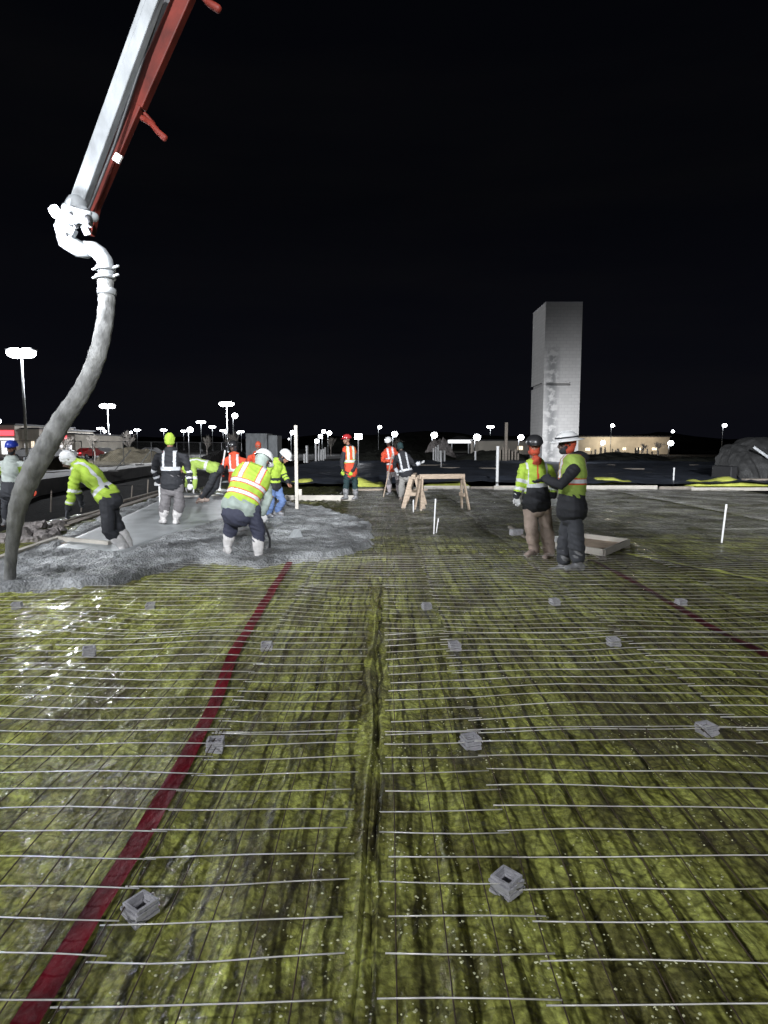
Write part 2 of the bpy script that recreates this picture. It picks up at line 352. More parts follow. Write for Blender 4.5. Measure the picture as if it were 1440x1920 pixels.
# pavement strip with a kerb beyond the trench
b = MB(); p = [(-10.5, 14), (-15.3, 28), (-18.2, 50), (-22, 80)]
for (x0, y0), (x1, y1) in zip(p[:-1], p[1:]):
    vs = [(x0, y0, .16), (x0-3.4, y0, .16), (x1-3.4, y1, .16), (x1, y1, .16), (x0, y0, -.6), (x1, y1, -.6), (x0-3.4, y0, -.2), (x1-3.4, y1, -.2)]
    b.add(vs, [(0, 3, 2, 1), (0, 4, 5, 3), (1, 2, 7, 6)])
tag(b.build('pavement', M['pave']), 'pale concrete pavement beyond the dark trench', kind='structure')
X, Y = np.meshgrid(np.arange(-80, -13, 1.0), np.arange(10, 72, 1.0))
Z = .06+.3*fbm(X*.3, Y*.3)
o = grid_obj('verge', X-np.clip((Y-28)*.13, -4, 8)-5.4+2, Y, Z-.05, M['grass']); tag(o, 'dry brown verge behind the pavement', kind='structure')
b = MB(); b.add([(-160, 72, .02), (-10, 72, .02), (20, 180, .02), (-260, 180, .02)], [(0, 1, 2, 3)]); tag(b.build('car_park', M['asphalt']), 'dark asphalt car park far to the left', kind='structure')

# low dark hill behind the site
X, Y = np.meshgrid(np.arange(-30, 120, 2.0), np.arange(150, 210, 2.0))
Z = 6.5*np.exp(-((Y-180)/18)**2)*(.6+.5*fbm(X*.06, Y*.05))*np.clip((X+26)/15, 0, 1)*np.clip((118-X)/40, 0, 1)
o = grid_obj('hills', X, Y, Z-.05, M['hill']); tag(o, 'low dark bank behind the site', kind='structure')
X, Y = np.meshgrid(np.arange(-500, 600, 10.0), np.arange(480, 620, 10.0))
Z = 11*np.exp(-((Y-550)/35)**2)*(.4+.9*fbm(X*.02, Y*.02, 5))
o = grid_obj('hills', X, Y, Z-.05, M['hill']); tag(o, 'dark wooded skyline behind the lamps', kind='structure')

# ------------------------------------------------------------------ vapour barrier under the wire
xs = np.unique(np.concatenate([-spaced(0, 7.2, .022, .35), spaced(0, 13, .022, .35), np.arange(-.115, .05, .0055)]).round(4)); ys = spaced(1.1, 25.0, .022, .30, 1.1)
X, Y = np.meshgrid(xs, ys)
def film_h(X, Y):
    wx = X + .25*(fbm(X*.8, Y*.35)-.5) + .05*np.sin(Y*.8)
    z = .016*ridge(wx*5.5, Y*.35, 9) + .012*ridge(wx*9+40, Y*.5+9, 12) - .020*ridge(wx*4.3+70, Y*.28+3, 22) - .014*ridge(wx*7.1+20, Y*.4+50, 24) + .010*ridge(wx*3+Y*.9, Y*1.1-wx, 9)
    z += .03*(fbm(X*1.1, Y*1.1)-.5) - .020*np.exp(-((X+.045+.018*np.sin(Y*1.7)+.007*np.sin(Y*5.3+1)+.003*np.sin(Y*17))/.009)**2)*np.clip((5.6-Y)/1.5,0,1)*(.55+.45*np.sin(Y*2.9)) + .010*np.abs(np.sin(wx*31))*vn(X*2, Y)
    # crossing wrinkles on the left roll
    lw = np.clip((-1.2-X)/.5, 0, 1); z += lw*(.026*ridge(X*2+Y*3.2, Y*2-X*1.2, 7)+.022*ridge(X*5-Y*3.4, Y*3+X, 9)+.020*ridge(X*9-Y*6, Y*7, 7))
    return z
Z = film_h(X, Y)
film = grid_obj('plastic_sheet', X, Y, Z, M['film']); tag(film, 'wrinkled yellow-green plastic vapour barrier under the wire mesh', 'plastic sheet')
def film_z(x, y): return float(film_h(np.array([x]), np.array([y]))[0])

def strip(name, a, bb, wd, m, label, cat, dz=.012, n=160, wob=.012, path=None):
    t = np.linspace(0, 1, n); c = np.linspace(-1, 1, 7); A = np.array(a); B = np.array(bb); d = (B-A)/np.linalg.norm(B-A); nr = np.array([d[1], -d[0]])
    T, C = np.meshgrid(t, c, indexing='ij'); px = A[0]+(B[0]-A[0])*T; py = A[1]+(B[1]-A[1])*T
    if path is not None: px = np.interp(py, [q_[1] for q_ in path], [q_[0] for q_ in path])
    off = wob*(fbm(T*14, T*0+3)-.5)*2
    Xs = px+nr[0]*(C*wd/2+off); Ys = py+nr[1]*(C*wd/2+off)
    ss_ = lambda A_: (film_h(A_, Ys)+film_h(A_+.03, Ys)+film_h(A_-.03, Ys)+film_h(A_, Ys+.05)+film_h(A_, Ys-.05))/5
    Zs = ss_(Xs)+dz
    # the tape bridges the wrinkles
    k = np.ones(5)/5; Zs = np.apply_along_axis(lambda v: np.convolve(np.pad(v, 2, 'edge'), k, 'valid'), 0, np.maximum(Zs, film_h(Xs, Ys)+.004))+.002
    return tag(grid_obj(name, Xs, Ys, Zs, m), label, cat)
p0 = G(38, 1935); p1 = G(548, 1052)
strip('tape_strip', (-.985, 1.3), (-1.30, 8.7), .082, M['red_tape'], 'long deep red seam tape running from the bottom left corner to the fresh concrete', 'tape', path=[(-.98, 1.2), (-.99, 2.4), (-1.015, 3.36), (-1.15, 4.7), (-1.22, 6.2), (-1.30, 8.8)])
p0 = G(1448, 1240); p1 = G(1105, 1050)
strip('tape_strip', (p0.x, p0.y-.8), (p1.x, p1.y), .085, M['mud_tape'], 'dark red seam tape beyond the two talking workers at the right edge', 'tape')
p0 = G(1180, 1042); p1 = G(1500, 1108)
strip('film_edge', (p0.x, p0.y), (p1.x, p1.y), .10, M['yellowfilm'], 'bright yellow folded edge of film to the right of the timber tray', 'plastic film', dz=.03, wob=.05)

# pale grit thrown over the film
b = MB()
for i in range(6500):
    y = 1.5+abs(random.gauss(0, 2.6)); x = random.uniform(-1, 1)*(y*.62)
    if x < -.1 and random.random() < .65: continue
    if vn(np.array([x*2.2+5]), np.array([y*2.2]))[0] < .45: continue
    r = random.choice((.0022, .0030, .0040, .0055)); z = film_z(x, y)
    a = random.uniform(0, 6.28); vs = []
    for k in range(6): q = a+k*1.047; vs.append((x+r*1.1*math.cos(q), y+r*math.sin(q)*random.uniform(.7, 1.2), z))
    vs.append((x, y, z+r*.8)); b.add(vs, [(k, (k+1) % 6, 6) for k in range(6)])
M['grit'] = mat('grit', (.62, .62, .38), .6, var=.4, scale=20, bump=0)
tag(b.build('grit', M['grit']), 'pale grit scattered over the yellow film', kind='stuff')

# ------------------------------------------------------------------ welded wire mesh sheets
def wire_sheet(x0, x1, y0, y1, near):
    seed = random.random()*50; st = .155; b = MB(); tilt = random.uniform(-.012, .012); r = (.0026 if y0 < 5 else .0018) if near else .0014
    seg = .16 if near else .5
    def hz(x, y): return .026+.050*float(vn(np.array([x*1.1+seed]), np.array([y*.9+seed]))[0])+.004*math.sin(x*5+seed)
    def wire(pts, r, mi):
        n = 5 if near else 4
        b.loft(pts, [r]*len(pts), side=(0, 0, 1), n=n, cap=False, mi=mi)
    ny = int(round((y1-y0)/st))
    for i in range(ny+1):
        y = y0+i*st+random.uniform(-.006, .006); m = max(2, int((x1-x0)/seg)); ja = random.uniform(-.02, .02); pts = []
        for k in range(m+1):
            x = x0+ja+(x1-x0)*k/m; pts.append((x, y+tilt*(x-x0)+.009*math.sin(x*2+i+seed)+.004*math.sin(x*7+i*3), hz(x, y)+.005))
        wire(pts, r, 0)
    nx = int((x1-x0-.08)/st)
    for j in range(nx+1):
        x = x0+.04+j*st; m = max(2, int((y1-y0)/seg)); pts = []
        for k in range(m+1):
            y = y0-.03+(y1-y0+.06)*k/m; pts.append((x+.004*math.sin(y*3+j), y+tilt*(x-x0), hz(x, y)))
        wire(pts, r*1.0, 1)
    o = b.build('wire_mesh', [M['wire_lit'] if near else M['dullwire'], M['rust_unlit']], smooth=True)
    tag(o, 'flat sheet of square welded wire mesh lying over the yellow film', 'wire mesh', 'sheets of welded wire mesh on the film')
cols = [(-7.0, -2.72), (-2.8, -.86), (-.92, -.13), (-.0, .52), (.47, 2.0), (1.94, 3.7), (3.6, 8.0)]
rows = [(1.30, 3.32), (3.30, 5.16), (5.14, 7.0), (6.98, 8.84), (8.82, 11.9), (11.9, 16.0), (16.0, 24.0)]
for j, (y0, y1) in enumerate(rows):
    for (x0, x1) in cols:
        if y0 < 5 and (x0 > y1*.75 or x1 < -y1*.75): continue
        if j >= 3 and x0 == -.92: x1 = .52
        if j >= 3 and x0 == 0 and x1 == .52: continue
        dx = random.uniform(-.04, .04) if j else 0; dy = random.uniform(-.03, .03) if j else 0
        if x1 < .3 and y0 > 8.5: continue
        if x0 < -4 and y0 > 6.9: continue
        wire_sheet(x0+dx, x1+dx, y0+dy, y1+dy, j < 4)
        if j > 3 and x1 > 7: wire_sheet(8.0, 12.6, y0, y1, False)

# spacer blocks: little stacks of grey squares with a hollow top
def spacer(x, y, a, lab):
    z0 = film_z(x, y)-.004; e = empty('spacer_block', (x, y, z0), lab, 'spacer block', 'grey spacer blocks under the mesh'); s = .043
    for k in range(5):
        q = MB(); aa = a+random.uniform(-.06, .06); ss = s*(1.04 if k % 2 else .97)+random.uniform(-.001, .001); ox, oy = random.uniform(-.004, .004), random.uniform(-.004, .004)
        o4 = [(ss, ss), (-ss, ss), (-ss, -ss), (ss, -ss)]; i4 = [(u*.76, v*.76) for u, v in o4]; vs = []
        for (z, rr) in ((k*.013, o4), (k*.013+.0105, o4), (k*.013+.0105, i4), (k*.013, i4)):
            for u, v in rr: vs.append((ox+u*math.cos(aa)-v*math.sin(aa), oy+u*math.sin(aa)+v*math.cos(aa), z))
        q.add(vs, [(r*4+c, r*4+(c+1) % 4, ((r+1) % 4)*4+(c+1) % 4, ((r+1) % 4)*4+c) for r in range(4) for c in range(4)])
        if k == 0: q.box((0, 0, .006), (s*1.25, s*1.25, .008), Matrix.Rotation(a, 3, 'Z'))
        q.build('layer', M['spacer'], e)
for (px, py, a, lab) in [
    (262, 1702, .95, 'grey layered spacer block beside the red tape near the bottom left'), (950, 1662, .75, 'grey hollow-topped spacer block nearest the camera on the right half'),
    (404, 1398, .15, 'grey spacer block in the middle beside the red tape'), (882, 1396, .3, 'grey spacer block under doubled wires right of the centre seam'),
    (500, 1214, .1, 'small pale spacer block just right of the red tape'), (852, 1213, .1, 'small pale spacer block right of the centre seam, third row away'),
    (1150, 1206, .1, 'small pale spacer block in front of the dark red tape'), (1325, 1370, .3, 'spacer block with crossed wires near the right edge'),
    (282, 1136, .2, 'small spacer block left of the red tape below the concrete edge'), (168, 1228, .4, 'spacer block in the shiny film left of the tape'),
    (32, 1138, .3, 'small dark spacer block at the left edge below the concrete'), (1040, 1131, .2, 'small spacer block in front of the two talking workers'),
    (1276, 1130, .2, 'small spacer block on the dark red tape at the right'), (800, 1137, .2, 'small spacer block centre field below the dense wires')]:
    p = G(px, py, .03); spacer(p.x, p.y, a, lab)

# ------------------------------------------------------------------ fresh concrete on the left
def poly_sdf(X, Y, P):
    P = np.array(P); d = np.full(X.shape, 1e9); ins = np.zeros(X.shape, bool)
    for i in range(len(P)):
        a = P[i]; b_ = P[(i+1) % len(P)]; e = b_-a; t = np.clip(((X-a[0])*e[0]+(Y-a[1])*e[1])/(e@e), 0, 1)
        d = np.minimum(d, np.hypot(X-a[0]-t*e[0], Y-a[1]-t*e[1]))
        c = (a[1] > Y) != (b_[1] > Y); xx = a[0]+(Y-a[1])/(b_[1]-a[1]+1e-12)*e[0]; ins ^= c & (X < xx)
    return np.where(ins, d, -d)
roughP = [(-90, 1118), (0, 1108), (60, 1102), (120, 1098), (180, 1091), (240, 1083), (290, 1071), (340, 1057), (375, 1049), (420, 1052), (480, 1062), (530, 1055), (590, 1043), (640, 1034), (698, 1018), (704, 992), (690, 975), (640, 958), (590, 948), (540, 941), (480, 932), (400, 928), (330, 925), (290, 932), (200, 962), (120, 1000), (60, 1020), (0, 1036), (-90, 1062)]
smoothP = [(96, 1026), (125, 1010), (240, 962), (296, 937), (360, 934), (440, 936), (470, 946), (450, 962), (400, 978), (330, 998), (280, 1016), (236, 1036), (170, 1032)]
RP = [tuple(G(a, c, .08).xy) for a, c in roughP]; SP = [tuple(G(a, c, .09).xy) for a, c in smoothP]
X, Y = np.meshgrid(np.arange(-8.2, .4, .03), np.arange(6.3, 21.5, .035))
wX = X+.14*(fbm(X*3, Y*3)-.5)*2+.35*(fbm(X*.9+4, Y*.9)-.5); wY = Y+.16*(fbm(X*2.5+9, Y*2.5)-.5)*2+.9*(fbm(X*1.1, Y*.8+20)-.5)*np.clip((Y-9)/2, .25, 1)
sd = poly_sdf(wX, wY, RP); ss = poly_sdf(X, Y, SP)
h = np.clip(sd/.14, 0, 1); h = h*h*(3-2*h)*.115
lump = .050*(fbm(X*2.2, Y*2.2, 4)-.5)+.030*ridge(X*3+Y, Y*4, 4)+.045*(fbm(X*10, Y*8, 3)-.5)
Z = -.03+h*1.05+lump*np.clip(sd/.15, 0, 1)*(1-np.clip((ss+.1)/.2, 0, 1)) + np.where(ss > 0, -.03, 0)
o = grid_obj('wet_concrete', X, Y, Z, M['wetcon'], sd > -.02); tag(o, 'rough stony wet concrete spreading from the hose over the mesh', kind='stuff')
Z2 = .082+.004*(fbm(X*1.5, Y*1.5)-.5)-.03*np.clip((.12-ss)/.15, 0, 1)
o = grid_obj('concrete_slab', X, Y, Z2, M['slabcon'], ss > -.02); tag(o, 'smooth screeded fresh concrete slab at the left', kind='structure')

# ------------------------------------------------------------------ formwork timber, stakes, pipes
def board(a, bb, wd, ht, m, label, cat='board', name='timber_board', bev=.004, group=None):
    q = MB(); a = Vector(a); bb = Vector(bb); q.beam(a, bb, wd, ht); return tag(q.build(name, m, origin=(a+bb)/2, bevel=bev), label, cat, group)
def on(px, py, z): return G(px, py, z)
board(on(520, 938, .02)+Vector((0, 0, .07)), on(665, 938, .02)+Vector((0, 0, .07)), .045, .16, M['paintwood'], 'long pale form board on the ground behind the worker in the red helmet')
def rawbar(x0, x1, py, ht, m, label, yawpx=0):
    a = G(x0, py, 0); c = G(x1, py+yawpx, 0); return board(a+Vector((0, 0, ht/2)), c+Vector((0, 0, ht/2)), .05, ht, m, label)
rawbar(660, 802, 920, .07, M['wood'], 'thin brown board behind the stick of the white-helmet worker')
rawbar(795, 880, 917, .13, M['paintwood'], 'pale board seen under the sawhorse beam')
rawbar(882, 926, 917, .10, M['wood2'], 'stained brown board right of the sawhorse')
rawbar(926, 1080, 918, .15, M['paintwood'], 'pale form board left of the two talking workers')
rawbar(1084, 1232, 918, .16, M['paintwood'], 'pale form board right of the worker in the wide hat')
rawbar(1236, 1300, 918, .12, M['wood2'], 'dull brown form board before the yellow film heap')
rawbar(1296, 1500, 920, .12, M['paintwood'], 'pale form board under the yellow film at the right edge')
rawbar(520, 640, 909, .05, M['wood'], 'thin board lying behind the upright stake')
# yellow film draped over the boards
def drape(x0, x1, py, hpx, label, seed):
    a = G(x0, py, 0); c = G(x1, py, 0); n = int((c.x-a.x)/.06)+2; u = np.linspace(0, 1, n); v = np.linspace(-1, 1, 22); U, V = np.meshgrid(u, v)
    Xs = a.x+(c.x-a.x)*U+.03*(vn(V*4+seed, U*9)-.5); Ys = a.y+V*.55; hh = hpx*a.y/F
    env = np.clip((.15+1.1*vn(U*((c.x-a.x)*1.1)+seed, U*0+seed)), 0, 1)*np.clip(np.minimum(U, 1-U)*9, 0, 1)
    Zs = .02+hh*env*(1-V**2)**.8+.02*ridge(Xs*2.2+seed, Ys*5, 4)*(1-V**2)
    return tag(grid_obj('film_heap', Xs, Ys, Zs, M['yellowfilm']), label, 'plastic film')
drape(1276, 1520, 911, 17, 'long crumpled heap of bright yellow film on the boards at the right edge', 3)
drape(1094, 1190, 909, 13, 'low bunch of yellow film lying behind the board by the wide-hat worker', 12)
drape(664, 722, 912, 26, 'yellow film bunched up behind the red-helmet worker', 30)
drape(536, 590, 909, 11, 'small crumple of yellow film right of the upright stake', 41)
drape(792, 880, 912, 8, 'flat yellow film under the sawhorse', 52)

def post(px, ytop, ybot, wpx, m, label, cat='pipe stub', name='pipe_stub', group=None, square=False, z=0.0, lean=0):
    p = G(px, ybot, z); s = F/p.y; hgt = (ybot-ytop)/s; r = wpx/s/2; q = MB(); t = p+Vector((lean, 0, hgt))
    if square: q.beam(p+Vector((0, 0, -.1)), t, r*2, r*2)
    else:
        q.loft([p+Vector((0, 0, -.1)), t], [r, r], n=14, cap=False); q.loft([t-Vector((0, 0, .06)), t+Vector((0, 0, .006))], [r*1.12, r*1.12], n=14, cap=False)
    return tag(q.build(name, m, origin=p, bevel=.004 if square else 0, smooth=False), label, cat, group)
PG = 'white pipe stubs standing in the membrane'
post(932, 837, 912, 5.5, M['pvc'], 'tall thick white pipe left of the black-helmet worker')
for k, (px, yt, yb, wp) in enumerate([(571, 851, 866, 3.5), (576, 836, 866, 4.5), (592.5, 832, 869, 3.5), (598, 836, 868, 3), (602.5, 843, 865, 3), (606.5, 842, 863, 3), (610, 839, 861, 3)]):
    post(px, yt, yb, wp, M['pvc'], 'white pipe stub in the clusters right of the tall upright stake', group='white pipe stubs between the stake and the red helmet')
for (px, yt, yb, wp) in [(696, 850, 863, 3), (706.5, 846, 862.5, 4), (714.5, 845, 862, 3)]:
    post(px, yt, yb, wp, M['pvc'], 'short white pipe stub left of the stick-holding worker', group='three short white pipe stubs')
for (px, yt, yb, wp) in [(813, 841, 867.5, 3.5), (817.5, 838, 868, 3), (821.5, 835, 868.5, 3), (826.5, 845, 869, 5), (833.5, 845, 869, 3.6)]:
    post(px, yt, yb, wp, M['pvc'], 'white pipe stub in the tight cluster above the sawhorse', group='tight cluster of white pipe stubs')
post(891, 846, 867, 3.5, M['pvc'], 'lone white pipe stub right of the tight cluster')
post(827, 860, 881, 1.4, M['pvc'], 'very thin white stake below the pipe cluster', 'stake', 'stake')
post(798, 884, 889, 1.6, M['pvc'], 'tiny white stake tip above the sawhorse', 'stake', 'stake')
post(775, 937, 962, 2.2, M['pvc'], 'thin white stake at the sawhorse left leg', 'stake', 'stake')
post(813, 935, 1001, 2.6, M['pvc'], 'tall thin white stake standing in the mesh below the sawhorse', 'stake', 'stake', lean=.03)
post(816.5, 972, 1000, 1.8, M['pvc'], 'short white stake leaning beside the taller one', 'stake', 'stake', lean=.05)
post(1352, 945, 1020, 3.4, M['pvc'], 'leaning thin white stake on the mesh at far right', 'stake', 'stake', lean=.05)
post(1262.5, 877, 908, 2.8, M['pvc'], 'thin white pipe behind the board near the yellow heap')
post(557, 798, 961, 6.0, M['paintwood'], 'tall pale timber stake standing in the concrete', 'stake', 'timber_stake', square=True)
q = MB(); p = G(563, 961, 0); q.box(p+Vector((0, 0, .50)), (.09, .05, .15)); tag(q.build('timber_block', M['paintwood'], origin=p, bevel=.004), 'small pale block nailed to the tall timber stake', 'timber block')
post(948, 793, 866, 5, M['wood2'], 'tall grey timber post among the stakes left of the block tower', 'timber post', 'timber_post', square=True)
SG = 'row of short grey stakes before the far bank'
for (px, yt) in [(937, 842), (943, 838), (954, 841), (960, 846), (966, 843), (971, 850)]:
    post(px, yt, 866, 3.0, M['wood2'], 'short grey stake beside the tall grey timber post', 'stake', 'timber_stake', SG, square=True)
for k in range(22):
    px = random.uniform(1106, 1252)
    post(px, random.uniform(838, 848), random.uniform(858, 863), random.uniform(1.5, 3), M['wood2'], 'short grey stake in front of the long lit building', 'stake', 'timber_stake', 'grey stakes before the long lit building', square=True)
for px, py, l in [(95, 978, .6), (152, 940, .5), (276, 916, .7), (246, 905, .5)]:
    p = G(px, 960 if px < 200 else 938, -.2); q = MB(); q.beam(p, p+Vector((.06, 0, l)), .03, .03); tag(q.build('timber_stake', M['wood2'], origin=p), 'slim stake holding the form boards along the dark trench', 'stake', 'slim stakes along the trench')

# timber around the left concrete edge
board(on(-40, 1066, .06), on(112, 1012, .06), .09, .14, M['paintwood'], 'pale form board at the left edge behind the hose end')
board(on(108, 1010, .10), on(206, 1019, .10), .07, .07, M['paintwood'], 'short timber cleat left of the bending worker boot')
board(on(60, 1030, .05), on(150, 1016, .05), .05, .05, M['wood'], 'narrow batten beside the short timber cleat')
board(on(40, 1002, .03), on(190, 957, .03), .14, .05, M['wood2'], 'long plank behind the bending worker hanging hand')
board(on(120, 985, .03), on(300, 926, .03), .20, .04, M['wood2'], 'wide weathered plank along the smooth slab')
board(on(228, 940, .03), on(320, 915, .03), .12, .06, M['wood2'], 'plank running up to the black hooded worker')
board(on(345, 932, .10), on(410, 930, .10), .05, .08, M['paintwood'], 'pale screed board right of the black hooded worker')
# rubble
for k in range(26):
    px = random.uniform(2, 112); py = 1016-(px/112)*14+random.uniform(-16, 12); p = G(px, py, 0); r = random.uniform(.05, .17); q = MB()
    Mr = Matrix.Rotation(random.uniform(0, 6), 3, 'Z'); q.ell(p+Vector((0, 0, r*.4)), (r*1.3, r, r*.75), Mr, n=10)
    q.v = [tuple(Vector(v)+Vector(v).normalized()*0+noise.noise_vector(Vector(v)*9)*r*.45) for v in q.v]
    tag(q.build('rubble_chunk', M['rock'], origin=p), 'rough broken chunk in the rubble beside the blue-helmet worker', 'rubble', 'rubble chunks at the left edge')
# small lumps on the concrete
for (px, py, wp, lab) in [(553, 1004, 26, 'pale flat flap of plastic on the wet concrete'), (1041, 1022, 12, 'small white cup standing behind the tan trousers'), (968, 1000, 24, 'small grey block lying left of the tan trousers')]:
    p = G(px, py+4, .02 if px > 700 else .1); s = F/p.y; q = MB(); r = wp/s/2
    if px == 1041: q.lathe([(0, 0), (r*.75, 0), (r, .17), (r*.9, .17), (r*.68, .01)], p, n=16); tag(q.build('cup', M['pvc'], origin=p), lab, 'cup')
    elif px == 968: q.box(p+Vector((0, 0, .06)), (r*2, .12, .11), Matrix.Rotation(.3, 3, 'Z')); tag(q.build('concrete_block', M['spacer'], origin=p, bevel=.012), lab, 'block')
    else: q.add([p+Vector(v) for v in [(-r, 0, 0), (-r*.3, .15, .12), (r*.6, .1, .13), (r*1.2, -.02, .01), (0, -.12, .015), (-r*.2, .02, -.02)]], [(0, 4, 1), (4, 2, 1), (4, 3, 2), (0, 1, 5), (1, 2, 5), (2, 3, 5), (3, 4, 5), (4, 0, 5)]); tag(q.build('plastic_flap', M['slabcon'], origin=p), lab, 'plastic flap')
board(on(955, 988, .02), on(985, 1008, .02), .05, .06, M['wood2'], 'short timber offcut beside the small grey block')

# timber tray right of the wide-hat worker
c1, c2, c3, c4 = G(1052, 1010, .12), G(1160, 1018, .12), G(1181, 1022, .10), G(1138, 1046, .08)
tr = empty('timber_tray', (c4.x, c4.y, 0), 'shallow pale timber tray on the mesh behind the wide-hat worker', 'timber tray')
A_, B_, C_, D_ = Vector((3.28, 10.75, 0)), Vector((3.92, 10.0, 0)), Vector((3.17, 8.96, 0)), Vector((2.55, 9.75, 0))
def side(a, bb, nm='side_board'):
    q = MB(); q.beam(a+Vector((0, 0, .085)), bb+Vector((0, 0, .085)), .04, .10); o = q.build(nm, M['paintwood'], tr, bevel=.004); o.matrix_parent_inverse = Matrix.Translation(-tr.location); return o
side(A_, B_); side(B_-Vector((.0, .03, 0)), C_); side(C_, D_); side(D_, A_)
q = MB(); q.add([v+Vector((0, 0, .060)) for v in (A_, B_, C_, D_)]+[v+Vector((0, 0, .045)) for v in (A_, B_, C_, D_)], [(3, 2, 1, 0), (4, 5, 6, 7), (0, 1, 5, 4), (1, 2, 6, 5), (2, 3, 7, 6), (3, 0, 4, 7)])
o = q.build('base_panel', M['wood'], tr); o.matrix_parent_inverse = Matrix.Translation(-tr.location)
for v in (B_, C_, D_):
    q = MB(); q.box(v*.975+Vector((.03, .22, .01)), (.09, .25, .05)); o = q.build('foot', M['wood2'], tr); o.matrix_parent_inverse = Matrix.Translation(-tr.location)

# sawhorses
def sawhorse(a, bb, h, lab):
    a = Vector(a); bb = Vector(bb); c = (a+bb)/2; e = empty('sawhorse', c, lab, 'sawhorse', 'sawhorses'); d = (bb-a).normalized(); n = Vector((-d.y, d.x, 0)); up = Vector((0, 0, h))
    q = MB(); q.beam(a-c-d*.06+up, bb-c+d*.06+up, .09, .12); q.build('beam', M['wood'], e, bevel=.004)
    for p in (a, bb):
        sd_ = 1 if p is bb else -1
        for sg in (-1, 1):
            q = MB(); q.beam(p-c+up-Vector((0, 0, .01))+n*sg*.06, p-c+n*sg*.27+d*sd_*.10, .11, .035, up=d); q.build('leg', M['wood'], e, bevel=.003)
        q = MB(); q.beam(p-c+up*.45-n*.19, p-c+up*.45+n*.19, .03, .09); q.build('brace', M['wood'], e)
Yh = 1888/118.0
sawhorse(((790-720)/F*Yh, Yh-.1, 0), ((868-720)/F*Yh, Yh+.15, 0), 63*Yh/F, 'wide sawhorse of pale timber standing right of the centre seam')
Yh = 1888/116.0
sawhorse(((776-720)/F*Yh, Yh+.1, 0), ((783-720)/F*Yh, Yh+1.1, 0), 60*Yh/F, 'second sawhorse seen end-on at the left end of the wide one')

# ------------------------------------------------------------------ pump boom, hose, work lamp
YH = 7.0
bm = empty('pump_boom', W(150, 400, 6.9), 'grey and red boom of a concrete pump reaching down from the top left', 'pump boom')
inv = Matrix.Translation(-bm.location)
def bpart(q, name, m, parent=None, smooth=False, bevel=.012):
    o = q.build(name, m, parent or bm, smooth=smooth, bevel=bevel)
    o.matrix_parent_inverse = inv if parent is None else Matrix.Identity(4)
    if parent is not None: o.parent = parent
    return o
q = MB(); a = W(145, 388, 6.9); t = W(308, -60, 6.5); q.beam(a, t, .150, .12, up=(0, -1, 0)); bpart(q, 'grey_boom_section', M['grey_paint'])
q = MB(); q.beam(W(136, 374, 6.85), W(295, -60, 6.46), .014, .03, up=(0, -1, 0)); q.beam(W(156, 376, 6.85), W(319, -60, 6.46), .012, .03, up=(0, -1, 0)); bpart(q, 'edge_rail', M['grey_paint'], bevel=0)
q = MB(); q.beam(W(167, 440, 7.05), W(179, 380, 7.05), .10, .1, up=(0, -1, 0)); q.beam(W(176, 384, 7.06), W(258, 194, 6.95), .13, .10, up=(0, -1, 0)); q.beam(W(256, 198, 6.96), W(370, -60, 6.8), .18, .12, up=(0, -1, 0)); bpart(q, 'red_boom_section', M['red_paint'])
q = MB(); q.beam(W(160, 380, 7.14), W(338, -60, 6.94), .15, .06, up=(0, -1, 0)); bpart(q, 'dark_web', M['dark'])
q = MB(); q.loft([W(268, 222, 6.9), W(284, 232, 6.85), W(296, 247, 6.85), W(308, 258, 6.85)], [.03, .028, .03, .034], n=8); q.loft([W(272, 214, 6.9), W(288, 232, 6.95)], [.02, .02], n=6); bpart(q, 'pipe_bracket', M['red_paint'], smooth=True, bevel=0)
q = MB(); q.loft([W(375, -14, 6.8), W(392, 6, 6.75), W(408, 16, 6.75)], [.035, .035, .04], n=8); bpart(q, 'pipe_bracket', M['red_paint'], smooth=True, bevel=0)
q = MB(); q.beam(W(217, 303, 6.80), W(224, 290, 6.80), .075, .03, up=(0, -1, 0)); bpart(q, 'reflector_band', M['pvc'], bevel=0)
# tip joint: pipe coupling, pivot and the elbow that turns into the hose
q = MB(); q.loft([W(143, 385, 6.85), W(132, 408, 6.85), W(120, 428, 6.85), W(125, 452, 6.87), W(148, 467, 6.95), W(160, 470, 7.0)], [.105, .11, .10, .092, .088, .08], n=18); bpart(q, 'delivery_elbow', M['grey_paint'], smooth=True, bevel=0)
q = MB(); q.loft([W(127, 391, 6.8), W(128, 393, 6.8)], [.06, .06], n=14)
for (x, y) in ((116, 416), (150, 392), (170, 405)): q.loft([W(x, y, 6.78), W(x+6, y+2, 6.78)], [.048, .048], n=14)
q.beam(W(128, 400, 6.75), W(172, 412, 6.75), .14, .10, up=(0, -1, 0)); q.beam(W(150, 405, 6.75), W(166, 440, 6.85), .07, .06, up=(0, -1, 0)); q.beam(W(108, 420, 6.8), W(140, 440, 6.8), .10, .09, up=(0, -1, 0)); bpart(q, 'pivot_joint', M['grey_paint'], bevel=.01)
q = MB(); q.loft([W(165, 410, 6.70), W(167, 409, 6.78)], [.04, .04], n=12); bpart(q, 'pivot_pin', M['dark'], bevel=0)
for (x, y) in ((133, 402), (122, 440), (141, 425)):
    q = MB(); q.loft([W(x, y, 6.70), W(x+3, y, 6.82)], [.022, .022], n=8); bpart(q, 'pivot_pin', M['dark'], bevel=0)
q = MB(); q.loft([W(136, 388, 6.74), W(150, 394, 6.72), W(168, 396, 6.76)], [.014]*3, n=6); bpart(q, 'hydraulic_line', M['dark'], smooth=True, bevel=0)
q = MB(); q.loft([W(167, 392, 6.86), W(215, 270, 6.80), W(318, -40, 6.62)], [.016]*3, n=6); bpart(q, 'hydraulic_line', M['dark'], smooth=True, bevel=0)
